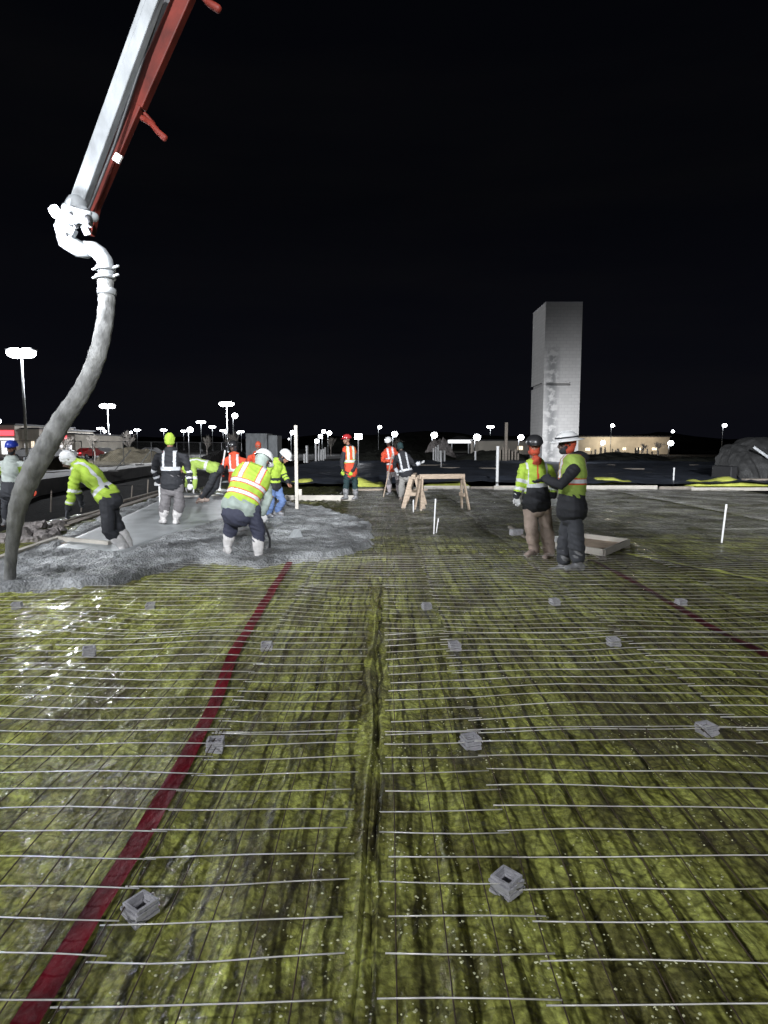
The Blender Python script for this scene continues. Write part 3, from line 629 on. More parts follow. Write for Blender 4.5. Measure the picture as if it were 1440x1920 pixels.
wl = empty('work_lamp', W(104, 396, 6.75), 'small bright work lamp clipped to the boom tip', 'work lamp')
q = MB(); q.lathe([(0, -.05), (.05, -.045), (.06, 0), (.055, .03), (0, .035)], (0, 0, 0), Matrix.Rotation(1.2, 3, 'Y'), n=16); q.build('lamp_housing', M['bulb'], wl, smooth=True)
q = MB(); q.beam((0.02, 0, 0), (.16, .05, .02), .02, .02); q.build('bracket', M['steel'], wl)

hz = [(160, 466, 7.0, .075), (176, 468, 7.0, .08), (192, 482, 7.0, .082), (199, 500, 7.0, .08), (198, 530, 7.0, .082), (200, 560, 7.0, .088), (197, 600, 7.0, .088), (187, 650, 7.0, .090), (170, 700, 7.0, .094), (146, 745, 7.0, .098), (118, 785, 7.0, .105), (94, 826, 7.0, .112), (70, 868, 7.0, .118), (48, 912, 7.0, .112), (33, 955, 7.0, .095), (26, 1000, 7.0, .075), (21, 1040, 7.0, .064), (18, 1095, 7.05, .058)]
hr = empty('concrete_hose', W(18, 1098, 7.05), 'muddy grey concrete hose hanging in a curve from the boom to the ground', 'hose'); hin = Matrix.Translation(-hr.location)
def hpart(q, name, m, smooth=True):
    o = q.build(name, m, hr, smooth=smooth); o.matrix_parent_inverse = hin; return o
pts = [W(a, c, y) for a, c, y, r in hz]; P2 = []; R2 = []
for i in range(len(pts)-1):                       # Catmull-Rom between the hose points
    p0_, p1_, p2_, p3_ = pts[max(i-1, 0)], pts[i], pts[i+1], pts[min(i+2, len(pts)-1)]
    for k in range(6):
        t = k/6; P2.append(.5*((2*p1_)+(p2_-p0_)*t+(2*p0_-5*p1_+4*p2_-p3_)*t*t+(-p0_+3*p1_-3*p2_+p3_)*t**3))
        rr = hz[i][3]*(1-t)+hz[i+1][3]*t; z_ = len(R2); R2.append((rr*(1+.05*math.sin(z_*1.9)), rr*(1+.04*math.sin(z_*1.3+1))))
P2.append(pts[-1]); R2.append((.058, .058))
cut = 24
q = MB(); q.loft(P2[:cut+1], R2[:cut+1], n=20); hpart(q, 'steel_elbow', M['grey_paint'])
q = MB(); q.loft(P2[cut:], R2[cut:], n=24); hpart(q, 'rubber_hose', M['hose'])
for (x, y) in ((198, 504), (198, 520)):
    q = MB(); c = W(x, y, 7.0); q.lathe([(.082, -.02), (.105, -.018), (.105, .018), (.082, .02)], c, n=22); q.loft([c+Vector((.09, -.03, 0)), c+Vector((.145, -.03, .02))], [.018, .016], n=8); q.loft([c+Vector((-.09, -.02, 0)), c+Vector((-.125, -.02, -.01))], [.02, .014], n=8); hpart(q, 'coupling_clamp', M['steel'])
q = MB(); c = W(200, 548, 7.0); q.lathe([(.088, -.03), (.098, -.025), (.098, .03), (.088, .04)], c, n=22); hpart(q, 'hose_collar', M['steel'])

# ------------------------------------------------------------------ block tower
def block_material():
    m = bpy.data.materials.new('block_wall'); m.use_nodes = True; t = m.node_tree; n = t.nodes; L = t.links; b_ = n['Principled BSDF']; b_.inputs['Roughness'].default_value = .9
    tcn = n.new('ShaderNodeTexCoord'); sx = n.new('ShaderNodeSeparateXYZ'); L.new(tcn.outputs['Object'], sx.inputs[0])
    ad = n.new('ShaderNodeMath'); ad.operation = 'ADD'; L.new(sx.outputs['X'], ad.inputs[0]); L.new(sx.outputs['Y'], ad.inputs[1])
    cb = n.new('ShaderNodeCombineXYZ'); L.new(ad.outputs[0], cb.inputs['X']); L.new(sx.outputs['Z'], cb.inputs['Y'])
    br = n.new('ShaderNodeTexBrick'); br.inputs['Scale'].default_value = 1.0; br.inputs['Brick Width'].default_value = .62; br.inputs['Row Height'].default_value = .31; br.inputs['Mortar Size'].default_value = .022; br.inputs['Mortar Smooth'].default_value = .3
    br.inputs['Color1'].default_value = (.40, .39, .38, 1); br.inputs['Color2'].default_value = (.44, .43, .42, 1); br.inputs['Mortar'].default_value = (.35, .34, .34, 1); L.new(cb.outputs[0], br.inputs['Vector'])
    # wet stains in a ragged upright band: built from position, as on the wall itself
    nz_ = n.new('ShaderNodeTexNoise'); nz_.inputs['Scale'].default_value = 1.6; nz_.inputs['Detail'].default_value = 6; L.new(tcn.outputs['Object'], nz_.inputs['Vector'])
    mx = n.new('ShaderNodeMath'); mx.operation = 'ABSOLUTE'; s1 = n.new('ShaderNodeMath'); s1.operation = 'ADD'; s1.inputs[1].default_value = .95; L.new(sx.outputs['X'], s1.inputs[0]); L.new(s1.outputs[0], mx.inputs[0])
    r1 = n.new('ShaderNodeMapRange'); r1.inputs['From Min'].default_value = .15; r1.inputs['From Max'].default_value = .85; r1.inputs['To Min'].default_value = 1; r1.inputs['To Max'].default_value = 0; L.new(mx.outputs[0], r1.inputs['Value'])
    z1 = n.new('ShaderNodeMapRange'); z1.inputs['From Min'].default_value = 11.2; z1.inputs['From Max'].default_value = 10.2; L.new(sx.outputs['Z'], z1.inputs['Value'])
    m1 = n.new('ShaderNodeMath'); m1.operation = 'MULTIPLY'; L.new(r1.outputs[0], m1.inputs[0]); L.new(z1.outputs[0], m1.inputs[1])
    r2 = n.new('ShaderNodeMapRange'); r2.inputs['From Min'].default_value = .42; r2.inputs['From Max'].default_value = .52; L.new(nz_.outputs['Fac'], r2.inputs['Value'])
    m2 = n.new('ShaderNodeMath'); m2.operation = 'MULTIPLY'; L.new(m1.outputs[0], m2.inputs[0]); L.new(r2.outputs[0], m2.inputs[1])
    x = n.new('ShaderNodeMix'); x.data_type = 'RGBA'; L.new(m2.outputs[0], x.inputs['Factor']); L.new(br.outputs['Color'], x.inputs['A']); x.inputs['B'].default_value = (.18, .18, .18, 1)
    L.new(x.outputs['Result'], b_.inputs['Base Color'])
    bp = n.new('ShaderNodeBump'); bp.inputs['Strength'].default_value = .3; bp.inputs['Distance'].default_value = .012; L.new(br.outputs['Fac'], bp.inputs['Height']); bp.invert = True; L.new(bp.outputs[0], b_.inputs['Normal'])
    return m
M['block'] = block_material()
tx0, tx1, ty0, ty1 = 15.0, 18.42, 60.0, 65.0; th_ = W(1060, 567, 60).z
tw = empty('block_tower', ((tx0+tx1)/2, ty0, 0), 'tall square tower of grey concrete blocks standing alone on the site', 'tower')
hw = (tx1-tx0)/2; dp = ty1-ty0; q = MB(); z1_, z2_ = W(1050, 723, 60).z, W(1050, 716, 60).z
for (za, zb, ins) in ((-.3, z1_, 0), (z2_, th_, 0)):
    q.box((0, dp/2, (za+zb)/2), (2*hw, dp, zb-za))
q.box((0, dp/2+.2, (z1_+z2_)/2), (2*hw-.4, dp-.4, z2_-z1_+.02)); q.box((hw-.45, .3, (z1_+z2_)/2), (.90, .6, z2_-z1_)); q.box((-hw+.1, .3, (z1_+z2_)/2), (.2, .6, z2_-z1_))
q.build('wall', M['block'], tw)
q = MB(); q.box((0, dp/2, th_+.03), (2*hw+.03, dp+.03, .06)); q.build('coping', M['spacer'], tw)

# ------------------------------------------------------------------ lamps of the car parks
def make_lamp(name='lamp_post'):
    e = empty(name, (0, 0, 0)); q = MB(); q.loft([(0, 0, -.2), (0, 0, 9.8)], [.13, .075], n=10, cap=False); q.loft([(0, 0, -.2), (0, 0, .7)], [.3, .3], n=12, cap=False); q.build('pole', M['steel'], e, smooth=True)
    q = MB(); q.beam((-.75, 0, 9.75), (.75, 0, 9.75), .08, .08); q.build('arm', M['steel'], e)
    for s_ in (-1, 1):
        h_ = MB(); h_.box((s_*.85, 0, 9.86), (.72, .62, .14)); h_.build('lamp_head', M['steel'], e, bevel=.02)
        h_ = MB(); h_.ell((s_*.50, 0, 9.60), (.72, .62, .44), n=16); h_.build('lens', M['lampglow'], e, smooth=True)  # lens swollen so its shape takes in the lamp's glare
    return e
def make_single(name='lamp_post'):
    e = empty(name, (0, 0, 0)); q = MB(); q.loft([(0, 0, -.2), (0, 0, 6.4)], [.09, .06], n=8, cap=False); q.build('pole', M['steel'], e, smooth=True)
    q = MB(); q.beam((0, 0, 6.4), (.35, -.1, 6.45), .06, .06); q.build('arm', M['steel'], e)
    q = MB(); q.ell((0, 0, 0), (.52, .46, .46), n=14); o = q.build('lens', M['lampglow'], e, smooth=True); o.location = (.35, -.12, 6.40)  # oversized glowing ball, glare built into the lens shape
    return e
def copy_thing(src):
    c = src.copy(); COL.objects.link(c)
    for ch in src.children:
        d = ch.copy(); COL.objects.link(d); d.parent = c
    return c
dbl = make_lamp(); sgl = make_single(); u1 = u2 = False
PL = 'lamp posts of the far car parks'
twin = [(50, 662, 'large twin-headed lamp post at the far left above the workers'), (205, 761, 'twin-headed lamp post between the hose and the black hooded worker'), (427, 757, 'tall twin-headed lamp post above the workers in orange jackets'),
        (378, 791, 'white lamp post left of the tall twin lamp'), (399, 800, 0), (308, 806, 'lamp post right above the lime beanie'), (258, 806, 0), (190, 803, 0), (170, 812, 0), (419, 807, 0), (345, 808, 0), (453, 809, 0), (919, 800, 'twin lamp post left of the block tower')]
for k, (px, py, lab) in enumerate(twin):
    Yl = (9.8-H)*F/(838-py); o = dbl if k == 0 else copy_thing(dbl); o.location = W(px, 838, Yl); o.location.z = 0; o.rotation_euler.z = random.uniform(-.4, .4); s_ = 1.0
    if k > 0: o.scale = (1.25, 1.25, 1)
    tag(o, lab or 'small bright lamp post in the crowded row at left', 'lamp post', PL)
single = [(442, 780, 'single lamp just right of the tall twin lamp'), (712, 801, 'lamp on a thin pole above the red and white helmets'), (1147, 798, 'single lamp post right of the block tower'), (1260, 809, 'lamp post right of the long lit building'), (1356, 798, 'thin lamp post near the right edge'),
          (24, 808, 'lamp above the blue helmet'), (607, 809, 0), (601, 818, 0), (618, 812, 0), (594, 827, 0), (549, 811, 0), (542, 823, 0), (660, 824, 0), (740, 814, 'bright lamp right of the white helmet'), (358, 806, 0), (448, 811, 0), (425, 811, 0), (198, 809, 0), (247, 811, 0), (206, 815, 0),
          (780, 822, 0), (814, 816, 'large bright lamp above the pale pipe cluster'), (894, 820, 'large bright lamp left of the tower post'), (976, 820, 'bright lamp just left of the block tower'), (831, 813, 0), (1130, 830, 'lamp on the front of the long lit building'), (1257, 831, 'bright lamp at the right end of the long lit building'), (1, 790, 'lamp at the very left edge')]
BIG = {814: 2.4, 894: 2.6, 976: 2.2, 740: 2.2, 607: 1.5, 601: 1.5, 618: 1.7, 594: 1.6, 549: 1.7, 358: 2.2, 1257: 2.0, 1130: 1.7, 1147: 1.3}
for k, (px, py, lab) in enumerate(single):
    Yl = min(420, (6.45-H)*F/max(6, 838-py)); big = px in BIG
    if big: Yl = min(Yl, 125)
    o = sgl if k == 0 else copy_thing(sgl); o.location = W(px, 838, Yl); s_ = ((838-py)*Yl/F+H)/6.45; o.location.z = 0; f_ = BIG.get(px, .9)*(.52 if big else 1)
    o.scale = (f_, f_, s_); o.location.x -= .35*f_
    for ch in o.children:
        if ch.name.startswith('lens'): ch.scale = (1, 1, f_/s_)
    tag(o, lab or 'small single lamp on the dark skyline', 'lamp post', PL if lab else 'small single lamps on the skyline')
lamp('lamp_post_light', tuple(W(50, 672, 56)), 16000, COOL, .5)
lamp('lamp_post_light', tuple(W(205, 766, 124)), 12000, COOL, .6)
lamp('lamp_post_light', tuple(W(427, 763, 118)), 12000, COOL, .6)
# portable light tower behind the red helmet
p = G(672, 872, 0); e = empty('light_tower', p, 'small light tower with a square white lamp beside the red helmet', 'light tower'); s = F/p.y
q = MB(); q.loft([(0, 0, 0), (0, 0, 50/s)], [.04, .04], n=8); q.build('pole', M['pvc'], e); q = MB(); q.box((0, 0, 53/s), (13/s, .12, 10/s)); q.build('lamp_head', M['lampglow'], e, bevel=.02)
q = MB(); q.beam((-.5, 0, .03), (.5, 0, .03), .08, .06); q.beam((0, -.5, .03), (0, .5, .03), .08, .06); q.build('base', M['steel'], e)

# ------------------------------------------------------------------ far buildings, canopy, box, cars
def building(name, x0, x1, Yb, htop, depth, wallm, lab, openings, roof_over=.3):
    e = empty(name, ((x0+x1)/2, Yb, 0), lab, 'building'); L_ = x1-x0; q = MB(); q.box((0, depth/2, htop/2), (L_, depth, htop)); q.build('wall', wallm, e)
    q = MB(); q.box((0, depth/2, htop+.12), (L_+roof_over*2, depth+roof_over*2, .24)); q.build('roof', M['roof'], e)
    for (u, wd, z, ht, m, nm) in openings:
        q = MB(); q.box((-L_/2+u, -.06, z), (wd, .12, ht)); f = q.build(nm, m, e)
        if nm == 'window':
            q = MB(); q.box((-L_/2+u, -.10, z), (.06, .06, ht+.1)); q.box((-L_/2+u, -.10, z+ht/2), (wd+.12, .07, .07)); q.build('frame', M['steel'], f)
    return e
Yb = 105; sx = Yb/F
x0 = (-60-720)*sx; x1 = (33-720)*sx
building('store', x0, x1, Yb, 5.2, 20, M['wall'], 'glowing store with red canopy far left behind the blue helmet', [(L*1.0, w_, z, h_, M[mm], nn) for L, w_, z, h_, mm, nn in [(4, 3, 1.5, 2.2, 'winwhite', 'window'), (7, 2, 1.5, 2.2, 'winwhite', 'window'), (5.6, 5.0, 3.9, .8, 'redsign', 'lit_sign'), (5.6, 5.0, 2.9, .35, 'winwhite', 'lit_sign')]])
x0 = (33-720)*sx; x1 = (66-720)*sx
building('store', x0, x1, Yb+2, 4.6, 20, M['wall'], 'pale store front with two lit windows left of the hose', [(.7, .5, 1.4, 1.6, M['winwhite'], 'window'), (1.8, .45, 1.6, 2.0, M['window'], 'window'), (.7, .35, 3.2, .5, M['dark'], 'vent')])
x0 = (70-720)*sx; x1 = (112-720)*sx
building('store', x0, x1, Yb+6, 3.8, 20, M['wall'], 'store with a small red sign just left of the hose', [(1.7, 1.1, 3.3, .5, M['redsign'], 'lit_sign'), (1.0, .9, 1.3, 1.3, M['winwhite'], 'window'), (2.6, .9, 1.3, 1.3, M['winwhite'], 'window')])
Yb = 140; sx = Yb/F; x0 = (1078-720)*sx; x1 = (1252-720)*sx
building('warehouse', x0, x1, Yb, 3.75, 16, M['wall'], 'long low beige building lit from below right of the tower', [(2.6, 1.0, 1.1, .6, M['window'], 'window'), (10.7, .7, 1.2, .6, M['window'], 'window'), (13.9, .9, 1.2, .6, M['window'], 'window'), (17.4, 1.0, 1.2, .6, M['window'], 'window')])
lamp('wall_light', ((1130-720)*sx, Yb-5, 3.4), 1700, (1, .86, .62), .3); lamp('wall_light', ((1205-720)*sx, Yb-5, 3.0), 900, (1, .82, .58), .3)
Yb = 136; sx = Yb/F; x0 = (896-720)*sx; x1 = (1000-720)*sx
building('warehouse', x0, x1, Yb, 2.9, 12, M['wall'], 'dim low building left of the block tower', [(9, 1, 1.4, .8, M['window'], 'window')])
# canopy with a lit fascia
Yb = 150; sx = Yb/F; cx = (862-720)*sx; e = empty('canopy', (cx, Yb, 0), 'small station canopy with a bright fascia above the sawhorse', 'canopy'); hz_ = 1.6+10*sx
for u in (-2, 2):
    q = MB(); q.beam((u, 0, 0), (u, 0, hz_), .25, .25); q.build('column', M['steel'], e)
q = MB(); q.box((0, 0, hz_), (42*sx, 5, .75)); q.build('fascia', M['winwhite'], e); q = MB(); q.add([(-2.9, -2.8, hz_+.4), (2.9, -2.8, hz_+.4), (2.9, 2.8, hz_+.4), (-2.9, 2.8, hz_+.4), (-.8, 0, hz_+1.3), (.8, 0, hz_+1.3)], [(0, 1, 5, 4), (2, 3, 4, 5), (1, 2, 5), (3, 0, 4), (3, 2, 1, 0)]); q.build('roof', M['roof'], e)
# grey site box behind the orange jackets
Yb = 34; s = F/Yb; a = (462-720)/s; c = (502-720)/s; e = empty('site_box', ((a+c)/2, Yb, 0), 'pale grey steel site box behind the workers in orange jackets', 'container')
q = MB(); q.box((0, .9, .95+.25), ((c-a), 1.8, 2.25)); q.build('body', M['grey_paint'], e, bevel=.03)
q = MB(); q.box(((c-a)/2+.27, .95, 1.18), (.50, 1.5, 2.1)); q.build('side_unit', M['grey_paint'], e, bevel=.03)
for u in (-.28, .28):
    q = MB(); q.box((u*(c-a)*.85, -.015, 1.2), ((c-a)*.45, .03, 2.0)); d_ = q.build('door', M['grey_paint'], e, bevel=.01); q = MB(); q.box((u*.4*(c-a)/1.1, -.05, 1.2), (.03, .04, .25)); q.build('handle', M['steel'], d_)

def make_car():
    e = empty('parked_car', (0, 0, 0)); prof = [(-2.2, .35), (-2.25, .8), (-1.9, .95), (-1.35, 1.02), (-.75, 1.45), (.75, 1.48), (1.45, 1.05), (2.1, .95), (2.25, .7), (2.2, .35)]
    q = MB(); n = len(prof); vs = []
    for y_, k in ((-.88, 1), (-.8, 1), (.8, 1), (.88, 1)):
        for (x, z) in prof: vs.append((x, y_*(.8 if z > 1.1 else 1), z))
    fs = [tuple(range(n)), tuple(reversed(range(3*n, 4*n)))]
    for r in range(3):
        for j in range(n): fs.append((r*n+j, (r+1)*n+j, (r+1)*n+(j+1) % n, r*n+(j+1) % n))
    q.add(vs, fs); q.build('body', M['carpaint'], e, bevel=.04)
    for sg in (-1, 1):
        q = MB(); q.add([(-1.1, sg*.86, 1.05), (1.25, sg*.86, 1.05), (.7, sg*.74, 1.40), (-.7, sg*.74, 1.40)], [(0, 1, 2, 3)]); q.build('side_window', M['dark'], e)
        for x in (-1.4, 1.4):
            q = MB(); q.loft([(x, sg*.78, .33), (x, sg*.92, .33)], [.33, .33], n=16, cap=False); t_ = q.build('wheel', M['dark'], e)
            q = MB(); q.loft([(x, sg*.90, .33), (x, sg*.935, .33)], [.19, .19], n=12, cap=False); q.build('rim', M['steel'], t_)
        q = MB(); q.box((-2.24, sg*.6, .75), (.06, .3, .14)); q.build('tail_light', M['redsign'], e)
        q = MB(); q.box((2.22, sg*.6, .72), (.08, .32, .16)); q.build('headlight', M['winwhite'], e)
    return e
M['carpaint'] = mat('car_paint_pale', (.55, .55, .56), .3, var=.05, bump=0, coat=.5); M['carred'] = mat('car_paint_red', (.45, .03, .03), .3, var=.05, bump=0, coat=.5)
car = make_car(); cars = [(168, 88, 1.3, 1, 'red car with glowing lights right of the hose'), (196, 92, -.8, 0, 'pale car with bright headlights behind the fence'), (118, 86, .2, 0, 'pale parked car just right of the hose'), (235, 96, .1, 0, 'pale car parked beyond the fence left of the lime beanie'), (60, 84, -.1, 0, 'pale car below the store windows left of the hose'), (285, 100, 3.1, 0, 'pale car directly left of the lime beanie, far off')]
for k, (px, Yc, rz, red, lab) in enumerate(cars):
    if k == 0: o = car
    else:
        o = car.copy(); COL.objects.link(o)
        for ch in car.children:
            d = ch.copy(); COL.objects.link(d); d.parent = o
            for gch in ch.children: d2 = gch.copy(); COL.objects.link(d2); d2.parent = d
    if red:
        rb = None
    o.location = ((px-720)/F*Yc, Yc, .02); o.rotation_euler.z = rz; tag(o, lab, 'car', 'cars parked far to the left')
for ch in car.children:
    if ch.name.startswith('body'): ch.data = ch.data.copy(); ch.data.materials[0] = M['carred']

# chain-link fence along the verge
def fence(x0, y0, x1, y1, hgt, lab, n):
    a = Vector((x0, y0, .1)); c = Vector((x1, y1, .1)); e = empty('chain_link_fence', a, lab, 'fence'); d = (c-a); L_ = d.length; u = d/L_
    for k in range(n+1):
        q = MB(); p_ = u*(L_*k/n); q.loft([p_, p_+Vector((0, 0, hgt))], [.03, .03], n=8, cap=False); q.build('post', M['steel'], e)
    q = MB(); q.beam((0, 0, hgt), u*L_+Vector((0, 0, hgt)), .04, .04); q.beam((0, 0, .1), u*L_+Vector((0, 0, .1)), .02, .02); q.build('rail', M['steel'], e)
    q = MB(); st = .16; m = int(L_/st)
    for k in range(-int(hgt/st), m):
        for sg in (0, 1):
            s0 = k*st; s1 = s0+hgt; z0, z1 = (0, hgt) if sg == 0 else (hgt, 0)
            if s0 < 0: f0 = -s0/hgt; z0 = z0+(z1-z0)*f0; s0 = 0
            if s1 > L_: f1 = (L_-s0)/(s1-s0); z1 = z0+(z1-z0)*f1; s1 = L_
            p_ = u*s0+Vector((0, 0, z0)); p2 = u*s1+Vector((0, 0, z1)); t_ = Vector((0, 0, .006)); q.add([p_-t_, p2-t_, p2+t_, p_+t_], [(0, 1, 2, 3)])
    q.build('mesh_panel', M['mesh_fence'], e)
fence(-27.5, 34, -21.5, 45, 1.9, 'chain link fence on the verge left of the lime beanie', 5)
fence(-21.2, 46, -13.5, 60, 1.9, 'chain link fence continuing behind the bent green worker', 6)
for (px, py) in [(262, 872), (214, 884)]:
    p = G(px, py, .18); e = empty('fence_brace', p, 'leaning steel brace of the fence standing on the pavement', 'fence brace', 'fence braces'); s = F/p.y
    q = MB(); q.loft([(0, 0, 0), (.9, .3, 1.25)], [.03, .03], n=8); q.build('strut', M['steel'], e); q = MB(); q.box((0, 0, .04), (.6, .3, .1)); q.build('foot', M['pave'], e, bevel=.02)
# earth mounds and the rock heap
def mound(px, py, wpx, hpx, m, lab, name='earth_mound', cat='earth mound', rough=.5, seed=0, dfac=.5):
    p = G(px, py, 0); s = F/p.y; r = wpx/s/2; hh = hpx/s; U, V = np.meshgrid(np.linspace(-1, 1, 60), np.linspace(-1, 1, 40)); d = np.clip(1-U**2-V**2, 0, 1)
    Z_ = hh*d**.6*(1-rough+rough*1.6*fbm(U*3+seed, V*3+seed, 5))+hh*.1*ridge(U*5+seed, V*5, 3)*d; return tag(grid_obj(name, p.x+U*r, p.y+r*dfac+V*r*dfac, Z_-.03, m), lab, cat)
mound(235, 868, 150, 26, M['grass'], 'low brown earth mound behind the fence left of the lime beanie', seed=3)
mound(110, 884, 110, 30, M['grass'], 'low earth mound between the hose and the stores', seed=9)
mound(420, 872, 130, 26, M['soil'], 'dark earth heap behind the bent green worker', seed=14)
mound(826, 862, 62, 40, M['rock'], 'grey heap of rock behind the white pipe cluster', 'rock_heap', 'rock heap', .8, 21)
mound(750, 866, 240, 22, M['hill'], 'dark earth bank behind the helmeted workers in orange', seed=33)
mound(930, 866, 150, 22, M['hill'], 'dark earth bank behind the tall white pipe', seed=41)
mound(1180, 867, 210, 17, M['hill'], 'dark bank behind the stakes right of the tower', seed=47)
mound(1330, 870, 150, 14, M['hill'], 'dark bank left of the covered machine', seed=52)

# pale strips and slabs on the black membrane
for (x0, x1, py, lab) in [(778, 862, 872, 'long pale plank on the black membrane above the sawhorse'), (812, 862, 877, 'shorter pale plank lying in front of the long one'), (893, 932, 878, 'pale slab on the membrane left of the tall white pipe'), (1168, 1206, 879, 'pale slab on the membrane right of the wide-hat worker'), (1120, 1152, 872, 'faint plank lying beyond the pale slab at right'), (1295, 1322, 872, 'small grey slab before the dark bank at right')]:
    a = G(x0, py, .22); c = G(x1, py, .22); board(a, c, .4, .07, M['wood2'], lab, 'slab', 'pale_slab')

# covered machine at the right edge
Yb = 1888/67.0; s = F/Yb
e = empty('covered_machine', ((1405-720)/s, Yb, 0), 'dim machine under a crumpled grey tarp at the right edge', 'covered machine')
def mx_(px, py, d=0): return Vector(((px-1405)/s, d, (905-py)/s))
U, V = np.meshgrid(np.linspace(0, 1, 70), np.linspace(0, 1, 40))
out = [(1367, 884), (1370, 858), (1376, 843), (1386, 834), (1400, 832), (1412, 824), (1428, 820), (1450, 820), (1470, 826), (1480, 900)]
ox = np.interp(U, np.linspace(0, 1, len(out)), [p_[0] for p_ in out]); oy = np.interp(U, np.linspace(0, 1, len(out)), [p_[1] for p_ in out])
Zt = (905-oy)/s; Xt = (ox-1405)/s; Vv = V
Zf = Zt*np.sin(np.clip(Vv*1.35, 0, 1)*math.pi/2)**.6; Yf = (Vv-.5)*2.6+.22*(fbm(U*7, Vv*5)-.5)*2+.15*ridge(U*6, Vv*3, 4); Xf = Xt+.12*(fbm(U*5+7, Vv*6)-.5)*2
o = grid_obj('tarp', Xf, Yf, Zf+.03*ridge(U*9, Vv*7, 4), M['tarp']); o.parent = e
q = MB(); q.box(mx_(1420, 888, .3), (3.0, 1.6, .7)); q.build('chassis', M['dark'], e, bevel=.05)
for x in (1392, 1446):
    q = MB(); q.loft([mx_(x, 893, -.75), mx_(x, 893, -.4)], [.33, .33], n=18, cap=False); q.build('wheel', M['dark'], e, smooth=False)
q = MB(); q.beam(mx_(1387, 838, -.9), mx_(1424, 868, -1.2), .10, .10); q.beam(mx_(1428, 832, -1.3), mx_(1432, 885, -1.3), .10, .10); q.build('frame_bar', M['steel'], e)
board(G(1381, 909, 0)+Vector((0, -.5, .16)), G(1424, 909, 0)+Vector((0, -.5, .16)), .30, .26, M['wood2'], 'squared timber baulk lying before the covered machine')

# bare trees
def bare_tree(px, py, hpx, lab, seed, name='bare_tree'):
    rnd = random.Random(seed); p = G(px, py, 0); s = F/p.y; h_ = hpx/s; e = empty(name, p, lab, 'tree', 'bare young trees'); t = MB(); cr_ = MB()
    t.loft([(0, 0, -.1), (.02*h_, 0, h_*.35), (0, 0, h_*.5)], [h_*.022, h_*.017, h_*.014], n=7); t.build('trunk', M['bark'], e, smooth=True)
    def br(a, d, l, r, k):
        bb = a+d*l; cr_.loft([a, bb], [r, r*.65], n=4, cap=False)
        if k > 0:
            for _ in range(4 if k > 1 else 5):
                nd = (d+Vector((rnd.uniform(-.75, .75), rnd.uniform(-.75, .75), rnd.uniform(-.15, .6)))).normalized(); br(a+d*l*rnd.uniform(.4, 1), nd, l*rnd.uniform(.5, .75), r*.6, k-1)
    for _ in range(6): br(Vector((0, 0, h_*rnd.uniform(.3, .5))), Vector((rnd.uniform(-.6, .6), rnd.uniform(-.6, .6), 1)).normalized(), h_*.26, h_*.011, 3)
    cr_.build('crown', M['bark'], e)
for k, a in enumerate([(388, 862, 45, 'bare pale tree lit from above beside the bent green worker'), (245, 866, 60, 'bare tree behind the pale car near the lime beanie'), (178, 868, 55, 'bare tree right of the hose among small lamps'), (440, 862, 52, 'bare tree behind the black hooded head in orange'), (126, 868, 50, 'bare bushy tree touching the hose on its right'), (1232, 862, 36, 'thin bare tree before the right end of the lit building'), (620, 856, 40, 'dim bare tree behind the pipe clusters'), (1205, 862, 34, 'slim bare tree before the middle of the lit building'), (745, 858, 40, 'dim tree crown behind the stick-holding worker')]):
    bare_tree(*a, 100+k)

# ------------------------------------------------------------------ people
def cloth(name, col, rough=.8, bump=.25): return mat(name, col, rough, var=.22, scale=7, bump=bump, bscale=22, dist=.008)
C = {k: cloth('cloth_'+k, v) for k, v in dict(lime=(.36, .52, .055), lime_dull=(.30, .42, .08), black=(.018, .019, .024), navy=(.035, .038, .065), grey=(.16, .15, .155), tan=(.36, .28, .235), orange=(.62, .075, .03),
     orange_hood=(.50, .075, .035), sage=(.28, .33, .30), charcoal=(.055, .058, .068), blue=(.12, .19, .38), white=(.62, .62, .62), skyjacket=(.60, .66, .62), pinkgrey=(.42, .38, .39), greygreen=(.16, .20, .13), teal=(.012, .035, .038), khaki=(.27, .26, .245), beige=(.45, .40, .34)).items()}
C['silver'] = mat('reflective_tape', (.60, .61, .64), .4, var=.08, bump=.05); C['skin_dark'] = mat('skin_dark', (.075, .042, .030), .5, var=.15, bump=.05); C['skin_brown'] = mat('skin_brown', (.26, .13, .085), .5, var=.15, bump=.05)
C['boot_white'] = mat('muddy_white_boots', (.60, .58, .57), .55, var=.3, scale=12, bump=.2); C['boot_grey'] = mat('muddy_grey_boots', (.17, .17, .18), .5, var=.5, scale=14, bump=.2, col2=(.33, .33, .34)); C['boot_tan'] = mat('dusty_boots', (.36, .28, .24), .8, var=.3, scale=12)
for k, v in dict(white=(.72, .72, .72), blue=(.03, .06, .45), red=(.42, .03, .035), black=(.02, .02, .022)).items(): C['hat_'+k] = mat('helmet_'+k, v, .3, var=.06, bump=0, coat=.3)
CK = list(C.keys())

